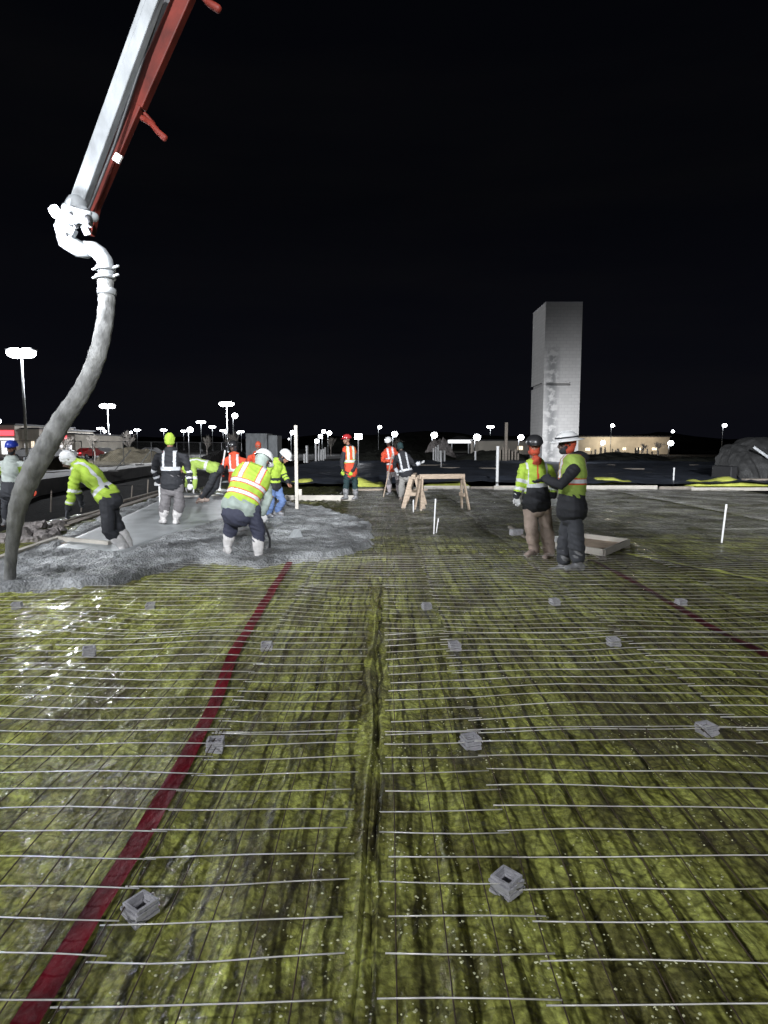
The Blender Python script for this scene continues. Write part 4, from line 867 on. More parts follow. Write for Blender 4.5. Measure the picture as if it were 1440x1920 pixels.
def remeshed(mb, name, mats, vox, parent, origin, smooth=3, wrinkle=0.0, wf=11, zone=None):
    o = mb.build('tmp', [C['black']]); r = o.modifiers.new('r', 'REMESH'); r.mode = 'VOXEL'; r.voxel_size = vox
    s_ = o.modifiers.new('s', 'SMOOTH'); s_.factor = .5; s_.iterations = smooth
    dg = bpy.context.evaluated_depsgraph_get(); me = bpy.data.meshes.new_from_object(o.evaluated_get(dg)); bpy.data.objects.remove(o)
    n = len(me.vertices); co = np.empty(n*3); me.vertices.foreach_get('co', co); co = co.reshape(-1, 3)
    if wrinkle:
        no = np.empty(n*3); me.vertices.foreach_get('normal', no); no = no.reshape(-1, 3); sd_ = random.uniform(0, 99)
        for i in range(n):
            p_ = co[i]; a = noise.noise(Vector((p_[0]*wf+sd_, p_[1]*wf, p_[2]*wf*.7))); b_ = noise.noise(Vector((p_[0]*wf*.5, p_[1]*wf*.5+sd_, p_[2]*wf*1.6+p_[0]*6)))
            co[i] = p_ + no[i]*wrinkle*((1-2.6*abs(b_))*.8 + a*.7 - .35)
    me.vertices.foreach_set('co', (co-np.array(origin)[None]).ravel()); me.materials.clear()
    for m in mats: me.materials.append(C[m])
    if zone is not None:
        fc = np.empty(len(me.polygons)*3); me.polygons.foreach_get('center', fc); fc = fc.reshape(-1, 3)+np.array(origin)[None]
        me.polygons.foreach_set('material_index', [mats.index(zone(Vector(c))) for c in fc])
    me.polygons.foreach_set('use_smooth', [True]*len(me.polygons)); me.update(); me.name = name
    ob = bpy.data.objects.new(name, me); COL.objects.link(ob); ob.parent = parent; return ob

def add_hand(mb, wr, tip, side, grow=0.0, curl=.6, thumb=1):
    d = (tip-wr).normalized(); sx = Vector(side); sx = (sx-d*sx.dot(d))
    if sx.length < .1: sx = d.orthogonal()
    sx.normalize(); nn = d.cross(sx); g_ = grow
    mb.loft([wr-d*.01, wr+d*.03, wr+d*.085], [(.026+g_, .021+g_), (.036+g_, .017+g_), (.040+g_, .015+g_)], side=sx, n=12)
    for k, (u, l) in enumerate(((-.030, .060), (-.010, .075), (.011, .070), (.031, .055))):
        a = wr+d*.085+sx*u; b_ = a+d*l*.5+nn*l*.18*curl; c = b_+d*l*.32*(1-curl*.5)+nn*l*.55*curl
        mb.loft([a-d*.02, a, b_, c], [.0095+g_, .0095+g_, .009+g_, .0080+g_], n=8)
    a = wr+d*.03+sx*.030*thumb; b_ = a+d*.035+sx*.025*thumb+nn*.012; c = b_+d*.03+nn*.012
    mb.loft([a-sx*.01*thumb, a, b_, c], [.013+g_, .013+g_, .011+g_, .009+g_], n=8)

def person(lab, Y, J, st):
    k = st.get('k', 1.0); vox = st.get('vox', .012); fat = st.get('fat', 1.0)
    P = lambda q: W(q[0], q[1], Y+(q[2] if len(q) > 2 else 0))
    head, neck, pel = P(J['head']), P(J['neck']), P(J['pel']); arms = [[P(q) for q in J['RA']], [P(q) for q in J['LA']]]; legs = [[P(q) for q in J['RL']], [P(q) for q in J['LL']]]
    fwd = Vector(J['face']).normalized(); ax = (neck-pel); TL = ax.length; axn = ax.normalized()
    side = (arms[1][0]-arms[0][0]); side -= axn*side.dot(axn); side.normalize(); tf = st.get('tf'); front = Vector(tf) if tf else side.cross(axn)
    front = (front-axn*front.dot(axn)).normalized()
    if front.dot(fwd) < 0 and not tf: front = -front
    org = Vector((pel.x, pel.y, min(l[2].z for l in legs)-.08)); e = empty('person', org, lab, 'person', 'workers on the concrete pour')
    gl = st.get('gloves')
    # ---- body, one surface
    def torso(mb, g_, z0=0.0, z1=1.0, neckr=.058):
        prof = [(-.10, .150, .105), (.05, .160, .115), (.28, .142, .105), (.50, .152, .118), (.72, .172, .122), (.88, .165, .105), (.96, .11, .085)]
        pts = []; rr = []
        for (t, a, b_) in prof:
            if z0 <= t <= z1: pts.append(pel+ax*t+front*(-.03*math.sin(max(0, t)*3.1)*(1 if st.get('bent') else 0))); rr.append(((a*fat+g_)*k, (b_*fat+g_)*k))
        mb.loft(pts, rr, side=side, n=18)
    def arm(mb, A, g_, g2=None, end=1.0):
        s_, el, wr, tip = A; g2 = g_ if g2 is None else g2; w2 = el.lerp(wr, end)
        mb.loft([neck.lerp(s_, .45)-axn*.03, s_, s_.lerp(el, .5), el, el.lerp(w2, .4), w2], [(.052+g_)*k, (.058+g_)*k, (.047+g_)*k, (.040+g2)*k, (.040+g2)*k, (.028+g2)*k], n=12)
    def leg(mb, L_, g_, g2, end=1.0, start=0):
        hp, kn, an, toe = L_; a2 = kn.lerp(an, end)
        mb.loft([pel.lerp(hp, .7)+axn*.03, hp, hp.lerp(kn, .5), kn, kn.lerp(a2, .35), a2], [(.085+g_)*k, (.092+g_)*k, (.076+g_)*k, (.056+g2)*k, (.058+g2)*k, (.040+g2)*k], n=14)
    b_ = MB(); torso(b_, -.006); hd = (head-neck).normalized(); rt = fwd.cross(Vector((0, 0, 1)))
    if rt.length < .2: rt = side.copy()
    rt.normalize(); up = rt.cross(fwd); up = up.normalized()
    if up.dot(hd) < 0: up = -up
    MH = Matrix((rt, fwd, up)).transposed()
    def HP(x, y, z): return head+MH @ (Vector((x, y, z))*k)
    b_.loft([neck-axn*.05, neck.lerp(HP(0, -.02, -.07), .5), HP(0, -.015, -.05)], [.060*k, .054*k, .052*k], n=12)
    b_.ell(HP(0, -.012, .03), (.076*k, .095*k, .088*k), MH); b_.ell(HP(0, .025, -.045), (.056*k, .062*k, .068*k), MH); b_.ell(HP(0, .072, -.092), (.026*k, .022*k, .020*k), MH)
    b_.loft([HP(0, .088, .018), HP(0, .104, -.015), HP(0, .112, -.028)], [.010*k, .013*k, .015*k], n=8)
    b_.loft([HP(-.045, .080, .030), HP(0, .092, .034), HP(.045, .080, .030)], [.011*k]*3, n=8)
    b_.loft([HP(-.022, .090, -.058), HP(0, .097, -.058), HP(.022, .090, -.058)], [.009*k]*3, n=8)
    for sg in (-1, 1): b_.ell(HP(sg*.078, -.01, -.008), (.012*k, .022*k, .032*k), MH, n=10)
    for i, A in enumerate(arms): arm(b_, A, 0); add_hand(b_, A[2], A[3], side, 0, st.get('curl', .6), 1 if i else -1)
    for L_ in legs:
        leg(b_, L_, 0, 0); an, toe = L_[2], L_[3]; b_.loft([an, an.lerp(toe, .2)-Vector((0, 0, .02)), an.lerp(toe, .6)-Vector((0, 0, .0)), toe], [.042*k, (.044*k, .04*k), (.045*k, .032*k), (.04*k, .025*k)], n=10)
    remeshed(b_, 'body', [st.get('skin', 'skin_dark')], min(vox, .009), e, org, 2)
    # face details where it shows
    if fwd.y < .4:
        for sg in (-1, 1):
            q = MB(); q.ell(HP(sg*.031, .083, .010), (.014*k, .008*k, .008*k), MH, n=10); o = q.build('eye', C['white'], e, origin=None, smooth=True); o.location = -org
            q = MB(); q.ell(HP(sg*.031, .090, .010), (.006*k, .004*k, .006*k), MH, n=8); o2 = q.build('pupil', C['black'], o, smooth=True)
    if st.get('beard'):
        q = MB(); q.ell(HP(0, .050, -.085), (.060*k, .055*k, .048*k), MH); q.ell(HP(0, .02, -.05), (.070*k, .05*k, .05*k), MH); remeshed(q, 'beard', ['black'], .010, e, org, 2)
    # ---- trousers
    q = MB(); tg = st.get('trouser_g', .020); q.loft([pel-axn*.12*k, pel, pel+ax*.16], [((.150*fat+tg)*k, (.110*fat+tg)*k), ((.160*fat+tg)*k, (.122*fat+tg)*k), ((.150*fat+tg)*k, (.118*fat+tg)*k)], side=side, n=18)
    bt = st.get('boot_top', .35)
    for L_ in legs: leg(q, L_, tg, tg+st.get('baggy', .012), end=st.get('trouser_end', .92))
    zt = None
    if st.get('knee'): zt = lambda c: (st['knee'] if min((c-L_[1]).length for L_ in legs) < .11 else st['trousers'])
    remeshed(q, 'trousers', [st['trousers']]+([st['knee']] if zt else []), vox, e, org, 2, .014, 9, zt)
    # ---- boots
    for L_ in legs:
        kn, an, toe = L_[1], L_[2], L_[3]; q = MB(); a = an.lerp(kn, bt); heel = an-(toe-an).normalized()*.045; gz = Vector((0, 0, 1)); fl = (toe-an); fl.z = 0; fl = fl.normalized() if fl.length > .01 else fwd
        if bt > .05: q.loft([a, an.lerp(kn, bt*.4), an], [(.072+st.get('boot_g', 0))*k, (.064+st.get('boot_g', 0))*k, .058*k], n=14)
        sidef = Vector((-fl.y, fl.x, 0)); sole = toe.z; h0 = an-fl*.05; h0.z = (an.z+sole)/2-.01
        q.loft([h0, Vector((an.x, an.y, sole+.045))+fl*.02, Vector(((an.x+toe.x)/2, (an.y+toe.y)/2, sole+.03)), Vector((toe.x, toe.y, sole+.015))], [(.048*k, .055*k), (.052*k, .060*k), (.052*k, .046*k), (.048*k, .034*k)], side=sidef, n=14)
        remeshed(q, 'boot', [st['boots']], min(vox, .011), e, org, 2, .004, 16)
    # ---- jacket
    def project(c):
        t = (c-pel).dot(axn)/TL; r_ = c-pel-ax*max(0, min(1, t)); best = ('torso', r_.length/1.5, t)
        for ai, A in enumerate(arms):
            for sgm, (u, v) in enumerate(((A[0], A[1]), (A[1], A[2]))):
                w_ = v-u; tt = max(0, min(1, (c-u).dot(w_)/w_.length_squared)); dd = (c-u-w_*tt).length
                if dd < best[1]*1.0 and not (sgm == 0 and tt < .05): best = ('arm%d' % ai, dd, sgm+tt)
        return best[0], best[2], (c-pel).dot(side), (c-pel).dot(front)
    jz = st['jacket']; jmats = st['jmats']; q = MB(); jg = st.get('jacket_g', .030); torso(q, jg, st.get('jz0', 0.0))
    q.loft([pel+ax*.02, pel+ax*.16], [((.180*fat+jg)*k, (.140*fat+jg)*k), ((.156*fat+jg)*k, (.118*fat+jg)*k)], side=side, n=18)
    if st.get('skirt'): q.loft([pel-axn*.02*k, pel+ax*.1, pel+ax*.25], [((.196*fat+jg)*k, (.158*fat+jg)*k), ((.176*fat+jg)*k, (.142*fat+jg)*k), ((.160*fat+jg)*k, (.125*fat+jg)*k)], side=side, n=18)
    for A in arms: arm(q, A, jg*.8, jg*.75, .97)
    q.loft([neck-axn*.06, neck+axn*.025], [(.092*k, .085*k), (.078*k, .074*k)], side=side, n=14)
    if st.get('hood'):                             # hood worn under the helmet or down on the back
        q2 = q if st['hood'] == 'same' else None
        if q2 is not None: q2.ell(HP(0, -.035, .01), (.105*k, .105*k, .125*k), MH); q2.ell(HP(0, -.03, -.07), (.10*k, .09*k, .07*k), MH)
    if st.get('hood_down'): q.ell(neck-front*.06+axn*.01, (.115*k*st.get('hds', 1), .08*k*st.get('hds', 1), .075*k*st.get('hds', 1)))
    remeshed(q, 'jacket', jmats, vox, e, org, 2, st.get('jw', .016), 8, lambda c: jz(*project(c)))
    if st.get('hood') and st['hood'] != 'same':
        q = MB(); q.ell(HP(0, -.036, .015), (.094*k, .096*k, .118*k), MH); q.ell(HP(0, -.02, -.075), (.088*k, .084*k, .06*k), MH)
        if st.get('mask'): q.ell(HP(0, .03, -.065), (.074*k, .078*k, .062*k), MH); q.ell(neck+front*.05, (.085*k, .07*k, .10*k))
        hole = st.get('hole', True)
        ob = remeshed(q, 'hood', [st['hood']], .010, e, org, 2, .006, 14)
    # ---- vest
    if st.get('vest'):
        q = MB(); torso(q, jg+.022, st.get('vz0', .0), .93)
        for A in arms: q.loft([neck.lerp(A[0], .25)-axn*.01, neck.lerp(A[0], .72)-axn*.02], [(.085*k), (.090*k)], n=12)
        if st.get('vskirt'): q.loft([pel-axn*st['vskirt'], pel+ax*.1], [((.175*fat+jg)*k, (.14*fat+jg)*k), ((.165*fat+jg+.02)*k, (.13*fat+jg+.02)*k)], side=side, n=18)
        vz = st['vest']; remeshed(q, 'vest', st['vmats'], vox, e, org, 2, .010, 8, lambda c: vz('torso', (c-pel).dot(axn)/TL, (c-pel).dot(side), (c-pel).dot(front)))
    # ---- gloves
    for i, A in enumerate(arms):
        gm = gl[i] if gl else None
        if gm:
            q = MB(); add_hand(q, A[2], A[3], side, .004, st.get('curl', .6), 1 if i else -1); q.loft([A[2]-(A[3]-A[2]).normalized()*.05, A[2]+(A[3]-A[2]).normalized()*.01], [.038*k, .034*k], n=12); remeshed(q, 'glove', [gm], .007, e, org, 1)
    # ---- head cover
    hat = st.get('hat')
    if hat == 'beanie':
        q = MB(); q.ell(HP(0, -.015, .035), (.098*k, .112*k, .112*k), MH); q.ell(HP(0, -.02, -.03), (.095*k, .10*k, .07*k), MH); remeshed(q, 'beanie', [st['hatc']], .009, e, org, 2, .007, 16)
    elif hat:
        tilt = st.get('hat_tilt', 0); MT = MH @ Matrix.Rotation(tilt, 3, 'X'); q = MB(); wide = hat == 'wide'; c = HP(0, -.01, .045)
        prof = [(.132, 0), (.134, .012), (.128, .045), (.112, .082), (.082, .112), (.045, .128), (0, .132)]
        if wide: prof = [(.205, -.012), (.208, -.004), (.150, .012), (.135, .02), (.130, .045), (.114, .075), (.084, .098), (.045, .110), (0, .112)]
        q.lathe([(r*k, z*k) for r, z in prof], c, MT, n=28, sc=(.92, 1.08)); q.lathe([(r*k*.965, z*k-.002) for r, z in prof], c, MT, n=28, sc=(.92, 1.08))
        for u in (-.03, 0, .03): q.loft([c+MT @ (Vector((u, -.118+abs(u)*.3, .055))*k), c+MT @ (Vector((u, -.06, .112))*k), c+MT @ (Vector((u, .05, .116))*k), c+MT @ (Vector((u, .112, .06))*k)], [.006*k]*4, n=6)
        hs = q.build('helmet', C['hat_'+st['hatc']], e, smooth=True); hs.location = -org
        if not wide:
            q = MB(); vs = []
            for j in range(11):
                a = math.pi*(.18+.64*j/10)
                for (r, z) in ((.128, .008), (.128+.045*math.sin(math.pi*j/10)+.008, -.004), (.128+.045*math.sin(math.pi*j/10)+.006, -.011), (.126, .000)): vs.append(c+MT @ (Vector((r*.92*math.cos(a), r*1.08*math.sin(a), z))*k))
            q.add(vs, [(j*4+m, j*4+(m+1) % 4, j*4+4+(m+1) % 4, j*4+4+m) for j in range(10) for m in range(4)]); o = q.build('visor', C['hat_'+st['hatc']], hs, smooth=True)
        if wide or st.get('band'):
            q = MB(); zb = .035 if wide else .02; q.lathe([(.137*k, (zb-.01)*k), (.140*k, (zb-.008)*k), (.140*k, (zb+.008)*k), (.136*k, (zb+.01)*k)], c, MT, n=24, sc=(.92, 1.08)); q.build('goggle_band', C['black'], hs)
        if st.get('vents'):
            q = MB()
            for sg in (-1, 1):
                for j in range(3): q.ell(c+MT @ (Vector((sg*(.112-.012*j), .035-.03*j, .05+.014*j))*k), (.010*k, .013*k, .008*k), MT, n=8)
            q.build('vent', C['black'], hs)
        q = MB(); q.loft([HP(-.082, .01, .04), HP(-.075, .03, -.05), HP(0, .055, -.118), HP(.075, .03, -.05), HP(.082, .01, .04)], [.005*k]*5, n=6); o = q.build('chin_strap', C['black'], hs)
    return e

def jk(main, low=None, band=.42, lowt=.36, braces=.10, bw=.026, zipc=None, arm_bands=((.45, .62), (1.45, 1.65)), cuff=None, tape='silver'):
    def f(reg, t, u, w_):
        if reg == 'torso':
            if low and t < lowt: return low
            if band is not None and band-.0 <= t <= band+.10: return tape
            if zipc and abs(u) < .012 and w_ > 0: return zipc
            if braces and braces-bw < abs(u) < braces+bw and t > (band or 0) and t < 1.02: return tape
            return main
        for (a, b_) in arm_bands:
            if a <= t <= b_: return tape
        if cuff and t > 1.68: return cuff
        return main
    return f
plain = lambda m: (lambda reg, t, u, w_: m)
def vestz(main, tape, lowb=.30, upb=.55, trim=None, braces=.115):
    def f(reg, t, u, w_):
        for b_ in (lowb, upb):
            if b_ is None: continue
            if b_ <= t <= b_+.085: return tape
            if trim and (b_-.025 <= t <= b_+.11): return trim
        if braces and abs(abs(u)-braces) < .03 and t > (upb or lowb): return tape
        if trim and braces and abs(abs(u)-braces) < .042 and t > (upb or lowb): return trim
        return main
    return f

# 1 man in the wide brimmed hat, profile to the left
person('person in wide-brim hard hat, orange-striped vest over black hoodie, reaching to the left', 8.07, dict(head=(1062, 832), neck=(1074, 862, .02), pel=(1072, 950), face=(-1, -.10, -.12),
    RA=[(1068, 880, .20), (1046, 914, .26), (1030, 900, .16), (1018, 902, .14)], LA=[(1077, 880, -.20), (1050, 910, -.30), (1020, 897, -.22), (1006, 904, -.20)],
    RL=[(1068, 958, .10), (1060, 1015, .12), (1056, 1062, .12), (1030, 1073, .10)], LL=[(1078, 958, -.10), (1080, 1013, -.10), (1084, 1057, -.10), (1062, 1068, -.14)]),
    dict(skin='skin_dark', beard=True, hat='wide', hatc='white', hood='orange_hood', jacket=plain('black'), jmats=['black'], skirt=True, jacket_g=.028, fat=1.10, vest=vestz('lime_dull', 'silver', .50, None, 'orange', .06), vmats=['lime_dull', 'silver', 'orange'], vz0=.25, hood_down=True, hds=1.35,
         trousers='charcoal', boots='boot_grey', boot_top=.7, boot_g=.022, baggy=.03, trouser_end=.7, gloves=['black', 'black'], vox=.010, jw=.012))
# 2 man in tan trousers
person('person in black helmet and orange face covering, lime and black jacket, tan trousers', 9.05, dict(head=(1002, 838, -.02), neck=(1004, 868), pel=(1005, 938), face=(-.22, -1, -.10),
    RA=[(982, 878), (975, 905, -.02), (969, 930, -.03), (971, 950, -.03)], LA=[(1029, 880), (1038, 908, .02), (1037, 931, -.02), (1038, 950, -.04)],
    RL=[(994, 945), (996, 990), (1002, 1030, .02), (988, 1042, -.14)], LL=[(1019, 945), (1024, 990, .05), (1030, 1036, .08), (1022, 1047, -.08)]),
    dict(skin='skin_brown', hat='hard', hatc='black', hood='orange_hood', mask=True, jacket=jk('lime', 'black', .36, .36, .135, .015, 'orange', ((.75, .98), (1.32, 1.55)), 'black'), jmats=['lime', 'black', 'silver', 'orange'], skirt=True, hood_down=True, fat=.95,
         trousers='tan', boots='boot_tan', boot_top=.05, trouser_end=1.0, baggy=.02, gloves=['white', 'white'], vox=.010))
# 3 big man in the vest seen from behind
person('person bending away in lime vest with white bands, navy trousers and white rubber boots', 8.75, dict(head=(493, 866, .34), neck=(478, 886, .26), pel=(450, 950), face=(.35, .75, -.65),
    RA=[(496, 902, .24), (503, 934, .25), (491, 962, .22), (493, 976, .22)], LA=[(450, 888, .24), (436, 925, .42), (448, 945, .55), (458, 952, .58)],
    RL=[(473, 956), (484, 996, .05), (485, 1040, .0), (490, 1053, .14)], LL=[(434, 956), (432, 992, .10), (427, 1022, .06), (424, 1033, .2)]),
    dict(skin='skin_brown', hat='hard', hatc='white', vents=True, hood='sage', jacket=plain('sage'), jmats=['sage'], fat=1.22, k=1.06, tf=(.2, 1, -.3), vest=vestz('lime', 'silver', .22, .50, 'orange', .13), vmats=['lime', 'silver', 'orange'], vz0=.02,
         trousers='navy', boots='boot_white', boot_top=.80, boot_g=.012, trouser_end=.35, baggy=.02, gloves=['white', None], bent=True, vox=.010))
# 4 man in black hooded jacket with lime beanie
person('person seen from behind in lime beanie, black hooded jacket with silver bands, grey trousers', 12.3, dict(head=(319, 826), neck=(320, 846), pel=(322, 907), face=(.05, 1, -.15),
    RA=[(346, 857), (354, 884, .02), (356, 905, -.02), (355, 918, -.03)], LA=[(296, 857), (289, 882, .05), (298, 903, .10), (303, 912, .14)],
    RL=[(333, 912), (337, 944), (330, 972), (334, 981, .12)], LL=[(311, 912), (310, 944), (306, 970), (302, 979, .12)]),
    dict(skin='skin_brown', hat='beanie', hatc='lime', jacket=jk('black', None, .42, .0, .11, arm_bands=((.95, 1.15), (1.5, 1.68))), jmats=['black', 'silver'], hood_down=True, fat=1.05, k=1.04,
         trousers='grey', boots='boot_white', boot_top=.62, boot_g=.022, trouser_end=.5, baggy=.03, gloves=['white', None]))
# 5 man bending over to the left by the hose
person('person bending far forward beside the hose, white head cover, lime jacket and dark trousers', 9.4, dict(head=(128, 862, -.05), neck=(146, 872), pel=(201, 928), face=(-.72, -.25, -.72),
    RA=[(142, 888, -.20), (134, 925, -.24), (128, 955, -.22), (124, 975, -.22)], LA=[(160, 872, .18), (140, 905, .30), (150, 935, .34), (152, 952, .34)],
    RL=[(200, 938, -.09), (203, 996, -.16), (234, 1024, .02), (226, 1034, -.10)], LL=[(205, 936, .10), (219, 980, .16), (243, 1026, .18), (250, 1036, .08)]),
    dict(skin='skin_dark', hat='beanie', hatc='white', tf=(-.75, 0, -.65), jacket=jk('lime', None, .12, 0, .10, arm_bands=((.8, .95), (1.5, 1.6)), cuff='black'), jmats=['lime', 'silver', 'black'], fat=1.0, trousers='black', boots='boot_white', boot_top=.55, boot_g=.02, trouser_end=.6, gloves=['charcoal', 'charcoal'], vox=.011, bent=True, jw=.02, hood_down=True))
# 6 blue helmet at the left edge
person('person in blue hard hat and pale reflective jacket at the left edge behind the hose', 13.0, dict(head=(22, 841), neck=(22, 862), pel=(22, 920), face=(.1, -1, -.1),
    RA=[(-1, 872), (-8, 896), (-4, 918, -.05), (0, 930, -.06)], LA=[(45, 872), (54, 898), (62, 918, -.06), (66, 930, -.08)],
    RL=[(12, 928), (11, 956), (10, 976), (6, 985, -.1)], LL=[(32, 928), (34, 956), (36, 976), (40, 985, -.1)]),
    dict(skin='skin_brown', hat='hard', hatc='blue', jacket=lambda reg, t, u, w_: ('charcoal' if (reg == 'torso' and t < .30) else ('lime' if (reg != 'torso' and t < .8) else 'skyjacket')), jmats=['skyjacket', 'charcoal', 'lime'], skirt=True, fat=1.1, trousers='charcoal', boots='boot_grey', gloves=['orange', 'orange'], vox=.013, hood_down=True, beard=True))
# 7 bent green jacket behind
person('person doubled over in dull green jacket behind the black hooded worker', 16.4, dict(head=(347, 880, -.1), neck=(357, 868, -.05), pel=(403, 878), face=(-.6, -.2, -.75),
    RA=[(362, 876, -.18), (366, 898, -.2), (364, 915, -.2), (362, 924, -.2)], LA=[(362, 870, .18), (352, 895, .2), (350, 912, .2), (349, 922, .2)],
    RL=[(404, 886, -.08), (392, 912, -.1), (377, 932, -.02), (369, 942, -.05)], LL=[(408, 886, .1), (404, 912, .12), (386, 932, .2), (378, 941, .15)]),
    dict(skin='skin_brown', hat='beanie', hatc='lime', tf=(-.1, 0, -1), jacket=jk('lime_dull', None, .3, 0, .10, arm_bands=((.8, 1.0),)), jmats=['lime_dull', 'silver'], trousers='black', boots='boot_tan', boot_top=.5, fat=1.0, gloves=['white', 'white'], vox=.014, bent=True))
# 8 orange jacket with black head cover holding a pole
person('person in orange jacket with black head cover holding an upright pale pole', 17.0, dict(head=(437, 838), neck=(439, 853), pel=(444, 902), face=(-.5, -.8, -.2),
    RA=[(422, 864), (414, 884, -.1), (417, 892, -.22), (416, 884, -.28)], LA=[(458, 864), (463, 886, -.05), (448, 898, -.2), (440, 900, -.22)],
    RL=[(436, 908), (434, 932), (432, 946), (428, 952, -.1)], LL=[(452, 908), (454, 932), (455, 946), (458, 952, -.1)]),
    dict(skin='skin_dark', hat='hard', hatc='black', hood='black', jacket=jk('orange', None, .38, 0, .10, arm_bands=((.9, 1.1), (1.5, 1.7))), jmats=['orange', 'silver'], trousers='black', boots='boot_grey', gloves=['black', 'black'], vox=.014, fat=1.1, curl=1.0))
# 9 orange hooded man facing
person('person in orange hooded jacket facing the camera in front of the grey site box', 20.0, dict(head=(484, 836), neck=(484, 849), pel=(484, 890), face=(.05, -1, -.1),
    RA=[(468, 858), (462, 874), (470, 886, -.1), (474, 890, -.12)], LA=[(500, 858), (505, 874), (498, 886, -.1), (494, 890, -.12)],
    RL=[(477, 895), (476, 915), (476, 930), (474, 934, -.1)], LL=[(491, 895), (492, 915), (492, 930), (494, 934, -.1)]),
    dict(skin='skin_brown', hat='beanie', hatc='orange_hood', jacket=lambda reg, t, u, w_: ('beige' if (reg == 'torso' and abs(u) < .05 and w_ > 0) else 'orange'), jmats=['orange', 'beige'], trousers='charcoal', boots='boot_grey', vox=.015, fat=1.1, gloves=['black', 'black'], hood_down=True))
# 10 white helmet, yellow jacket, jeans, leaning right
person('person in white helmet, lime jacket and blue jeans leaning over beside the tall stake', 13.7, dict(head=(534, 857, -.05), neck=(518, 866), pel=(512, 912, .1), face=(.72, -.35, -.62),
    RA=[(505, 874, -.18), (499, 900, -.22), (505, 922, -.2), (509, 932, -.2)], LA=[(527, 870, .15), (534, 892, .12), (540, 905, .05), (543, 913, .02)],
    RL=[(506, 918, 0), (508, 942, -.12), (503, 962, 0), (512, 970, -.1)], LL=[(520, 918, .15), (530, 940, .12), (520, 957, .2), (530, 965, .15)]),
    dict(skin='skin_brown', hat='hard', hatc='white', vents=True, jacket=jk('lime', 'black', .30, .22, .0, arm_bands=((.85, 1.0), (1.3, 1.4)), cuff='black', tape='black'), jmats=['lime', 'black'], trousers='blue', boots='boot_grey', boot_top=.5, fat=1.0, vox=.012, bent=True, hood='black', curl=1.0))
# 11 red helmet
person('person in red helmet and orange vest over black sleeves standing on the concrete', 18.6, dict(head=(650, 825), neck=(655, 839), pel=(657, 885), face=(-.85, -.5, -.05),
    RA=[(645, 851, -.10), (641, 868, -.15), (643, 882, -.18), (643, 890, -.18)], LA=[(666, 851, .0), (667, 869, -.05), (660, 884, -.15), (655, 890, -.18)],
    RL=[(651, 890, -.05), (649, 912, -.08), (648, 930, -.05), (641, 936, -.12)], LL=[(664, 890, .05), (666, 912, .05), (667, 930, .08), (662, 936, 0)]),
    dict(skin='skin_brown', hat='hard', hatc='red', jacket=plain('black'), jmats=['black'], hood_down=True, vest=vestz('orange', 'silver', .40, None, 'lime', .08), vmats=['orange', 'silver', 'lime'], vskirt=.04, trousers='teal', boots='boot_grey', boot_top=.75, boot_g=.02, trouser_end=.6, gloves=['lime', 'lime'], vox=.013))
# 12 white helmet holding stick
person('person in white helmet and orange-white vest holding a long pale stick', 21.0, dict(head=(728, 829), neck=(731, 842), pel=(737, 880), face=(-.2, -.9, -.3),
    RA=[(719, 851), (717, 864, -.1), (729, 864, -.25), (735, 862, -.28)], LA=[(744, 851), (748, 866), (738, 868, -.25), (732, 867, -.28)],
    RL=[(731, 886), (729, 904, -.1), (730, 921), (726, 927, -.1)], LL=[(745, 886), (747, 904, -.1), (748, 921), (751, 927, -.1)]),
    dict(skin='skin_dark', hat='hard', hatc='white', vents=True, jacket=plain('orange'), jmats=['orange'], vest=vestz('orange', 'silver', .25, .5, None, .08), vmats=['orange', 'silver'], trousers='pinkgrey', knee='grey', boots='boot_grey', gloves=['orange', 'orange'], vox=.014, curl=1.0))
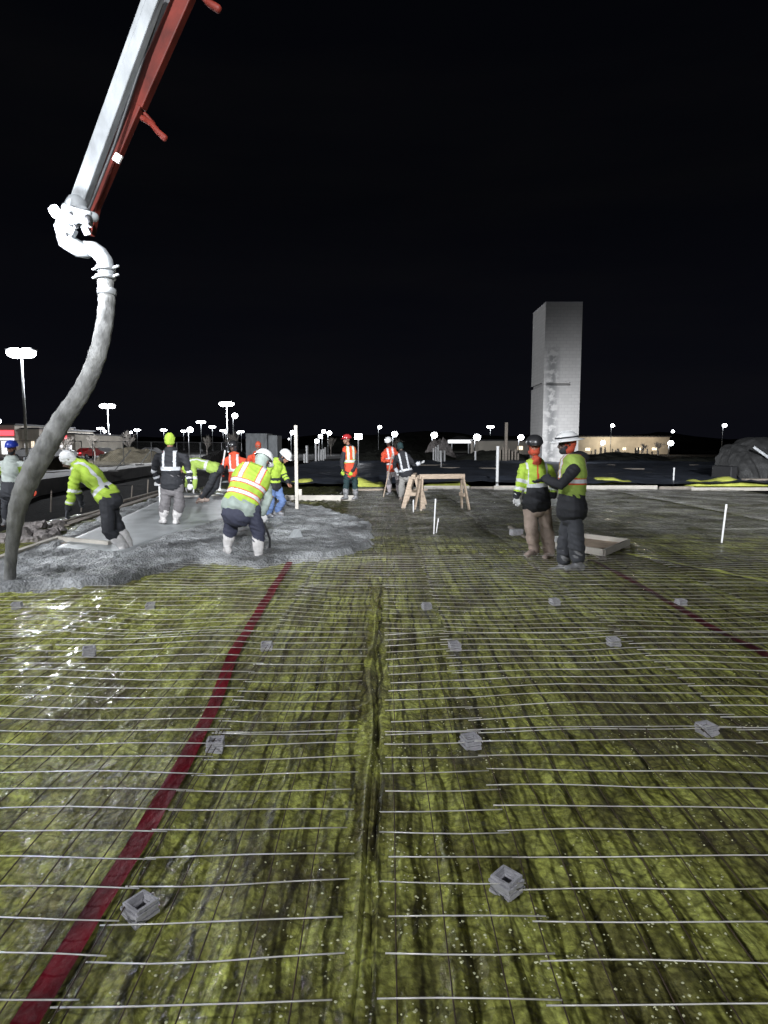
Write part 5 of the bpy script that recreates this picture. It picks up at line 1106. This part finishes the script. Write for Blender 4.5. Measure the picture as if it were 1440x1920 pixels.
# 13 white reflective vest, seen from behind
person('person with back turned in black jacket with broad white reflective bands, khaki trousers', 18.9, dict(head=(750, 838, .12), neck=(754, 850, .06), pel=(762, 888), face=(-.4, .8, -.45),
    RA=[(767, 858), (777, 872, .05), (788, 868, .1), (794, 866, .12)], LA=[(744, 858), (739, 874, .15), (745, 886, .25), (748, 890, .28)],
    RL=[(769, 894), (769, 914), (768, 931), (772, 938, .1)], LL=[(755, 894), (753, 914), (752, 931), (750, 938, .1)]),
    dict(skin='skin_dark', hat='beanie', hatc='teal', jacket=jk('black', None, .12, 0, .105, arm_bands=((1.25, 1.95),)), jmats=['black', 'silver'], trousers='khaki', boots='boot_tan', boot_top=.4, vox=.014, gloves=['white', 'white'], fat=1.08, baggy=.025))

# things the workers hold
def pole(a, bb, r, m, lab, cat='pole', name='pole'):
    q = MB(); q.loft([a, a.lerp(bb, .5), bb], [r, r, r], n=10); return tag(q.build(name, m, origin=a, smooth=True), lab, cat)
pole(W(422, 845, 16.75), W(411, 918, 16.72), .022, C['white'], 'pale pole held upright by the worker in orange with black head cover')
pole(W(736, 850, 20.7), W(718, 936, 20.0), .020, M['wood'], 'long pale stick held by the white-helmet worker in orange')
e = empty('concrete_rake', W(505, 1050, 9.3), 'rake with dark muddy blade worked by the bending worker in the vest', 'rake'); i2 = Matrix.Translation(-e.location)
q = MB(); q.loft([W(478, 930, 9.1), W(496, 985, 9.05), W(506, 1010, 9.2), W(505, 1046, 9.35)], [.017]*4, n=8); o = q.build('handle', M['dark'], e, smooth=True); o.matrix_parent_inverse = i2
q = MB(); c = W(504, 1050, 9.3); q.beam(c-Vector((.20, 0, 0)), c+Vector((.20, .15, 0)), .02, .13); o = q.build('blade', M['dark'], e); o.matrix_parent_inverse = i2
q = MB(); p = W(300, 912, 12.45); e = empty('hand_trowel', p, 'white-handled tool held at the left hip of the black hooded worker', 'hand tool'); q.beam((0, 0, .02), (0, .0, -.50), .055, .03); q.build('shaft', C['white'], e, bevel=.004); q = MB(); q.beam((-.1, 0, .05), (.08, 0, .05), .09, .07); q.build('grip', C['white'], e, bevel=.01)
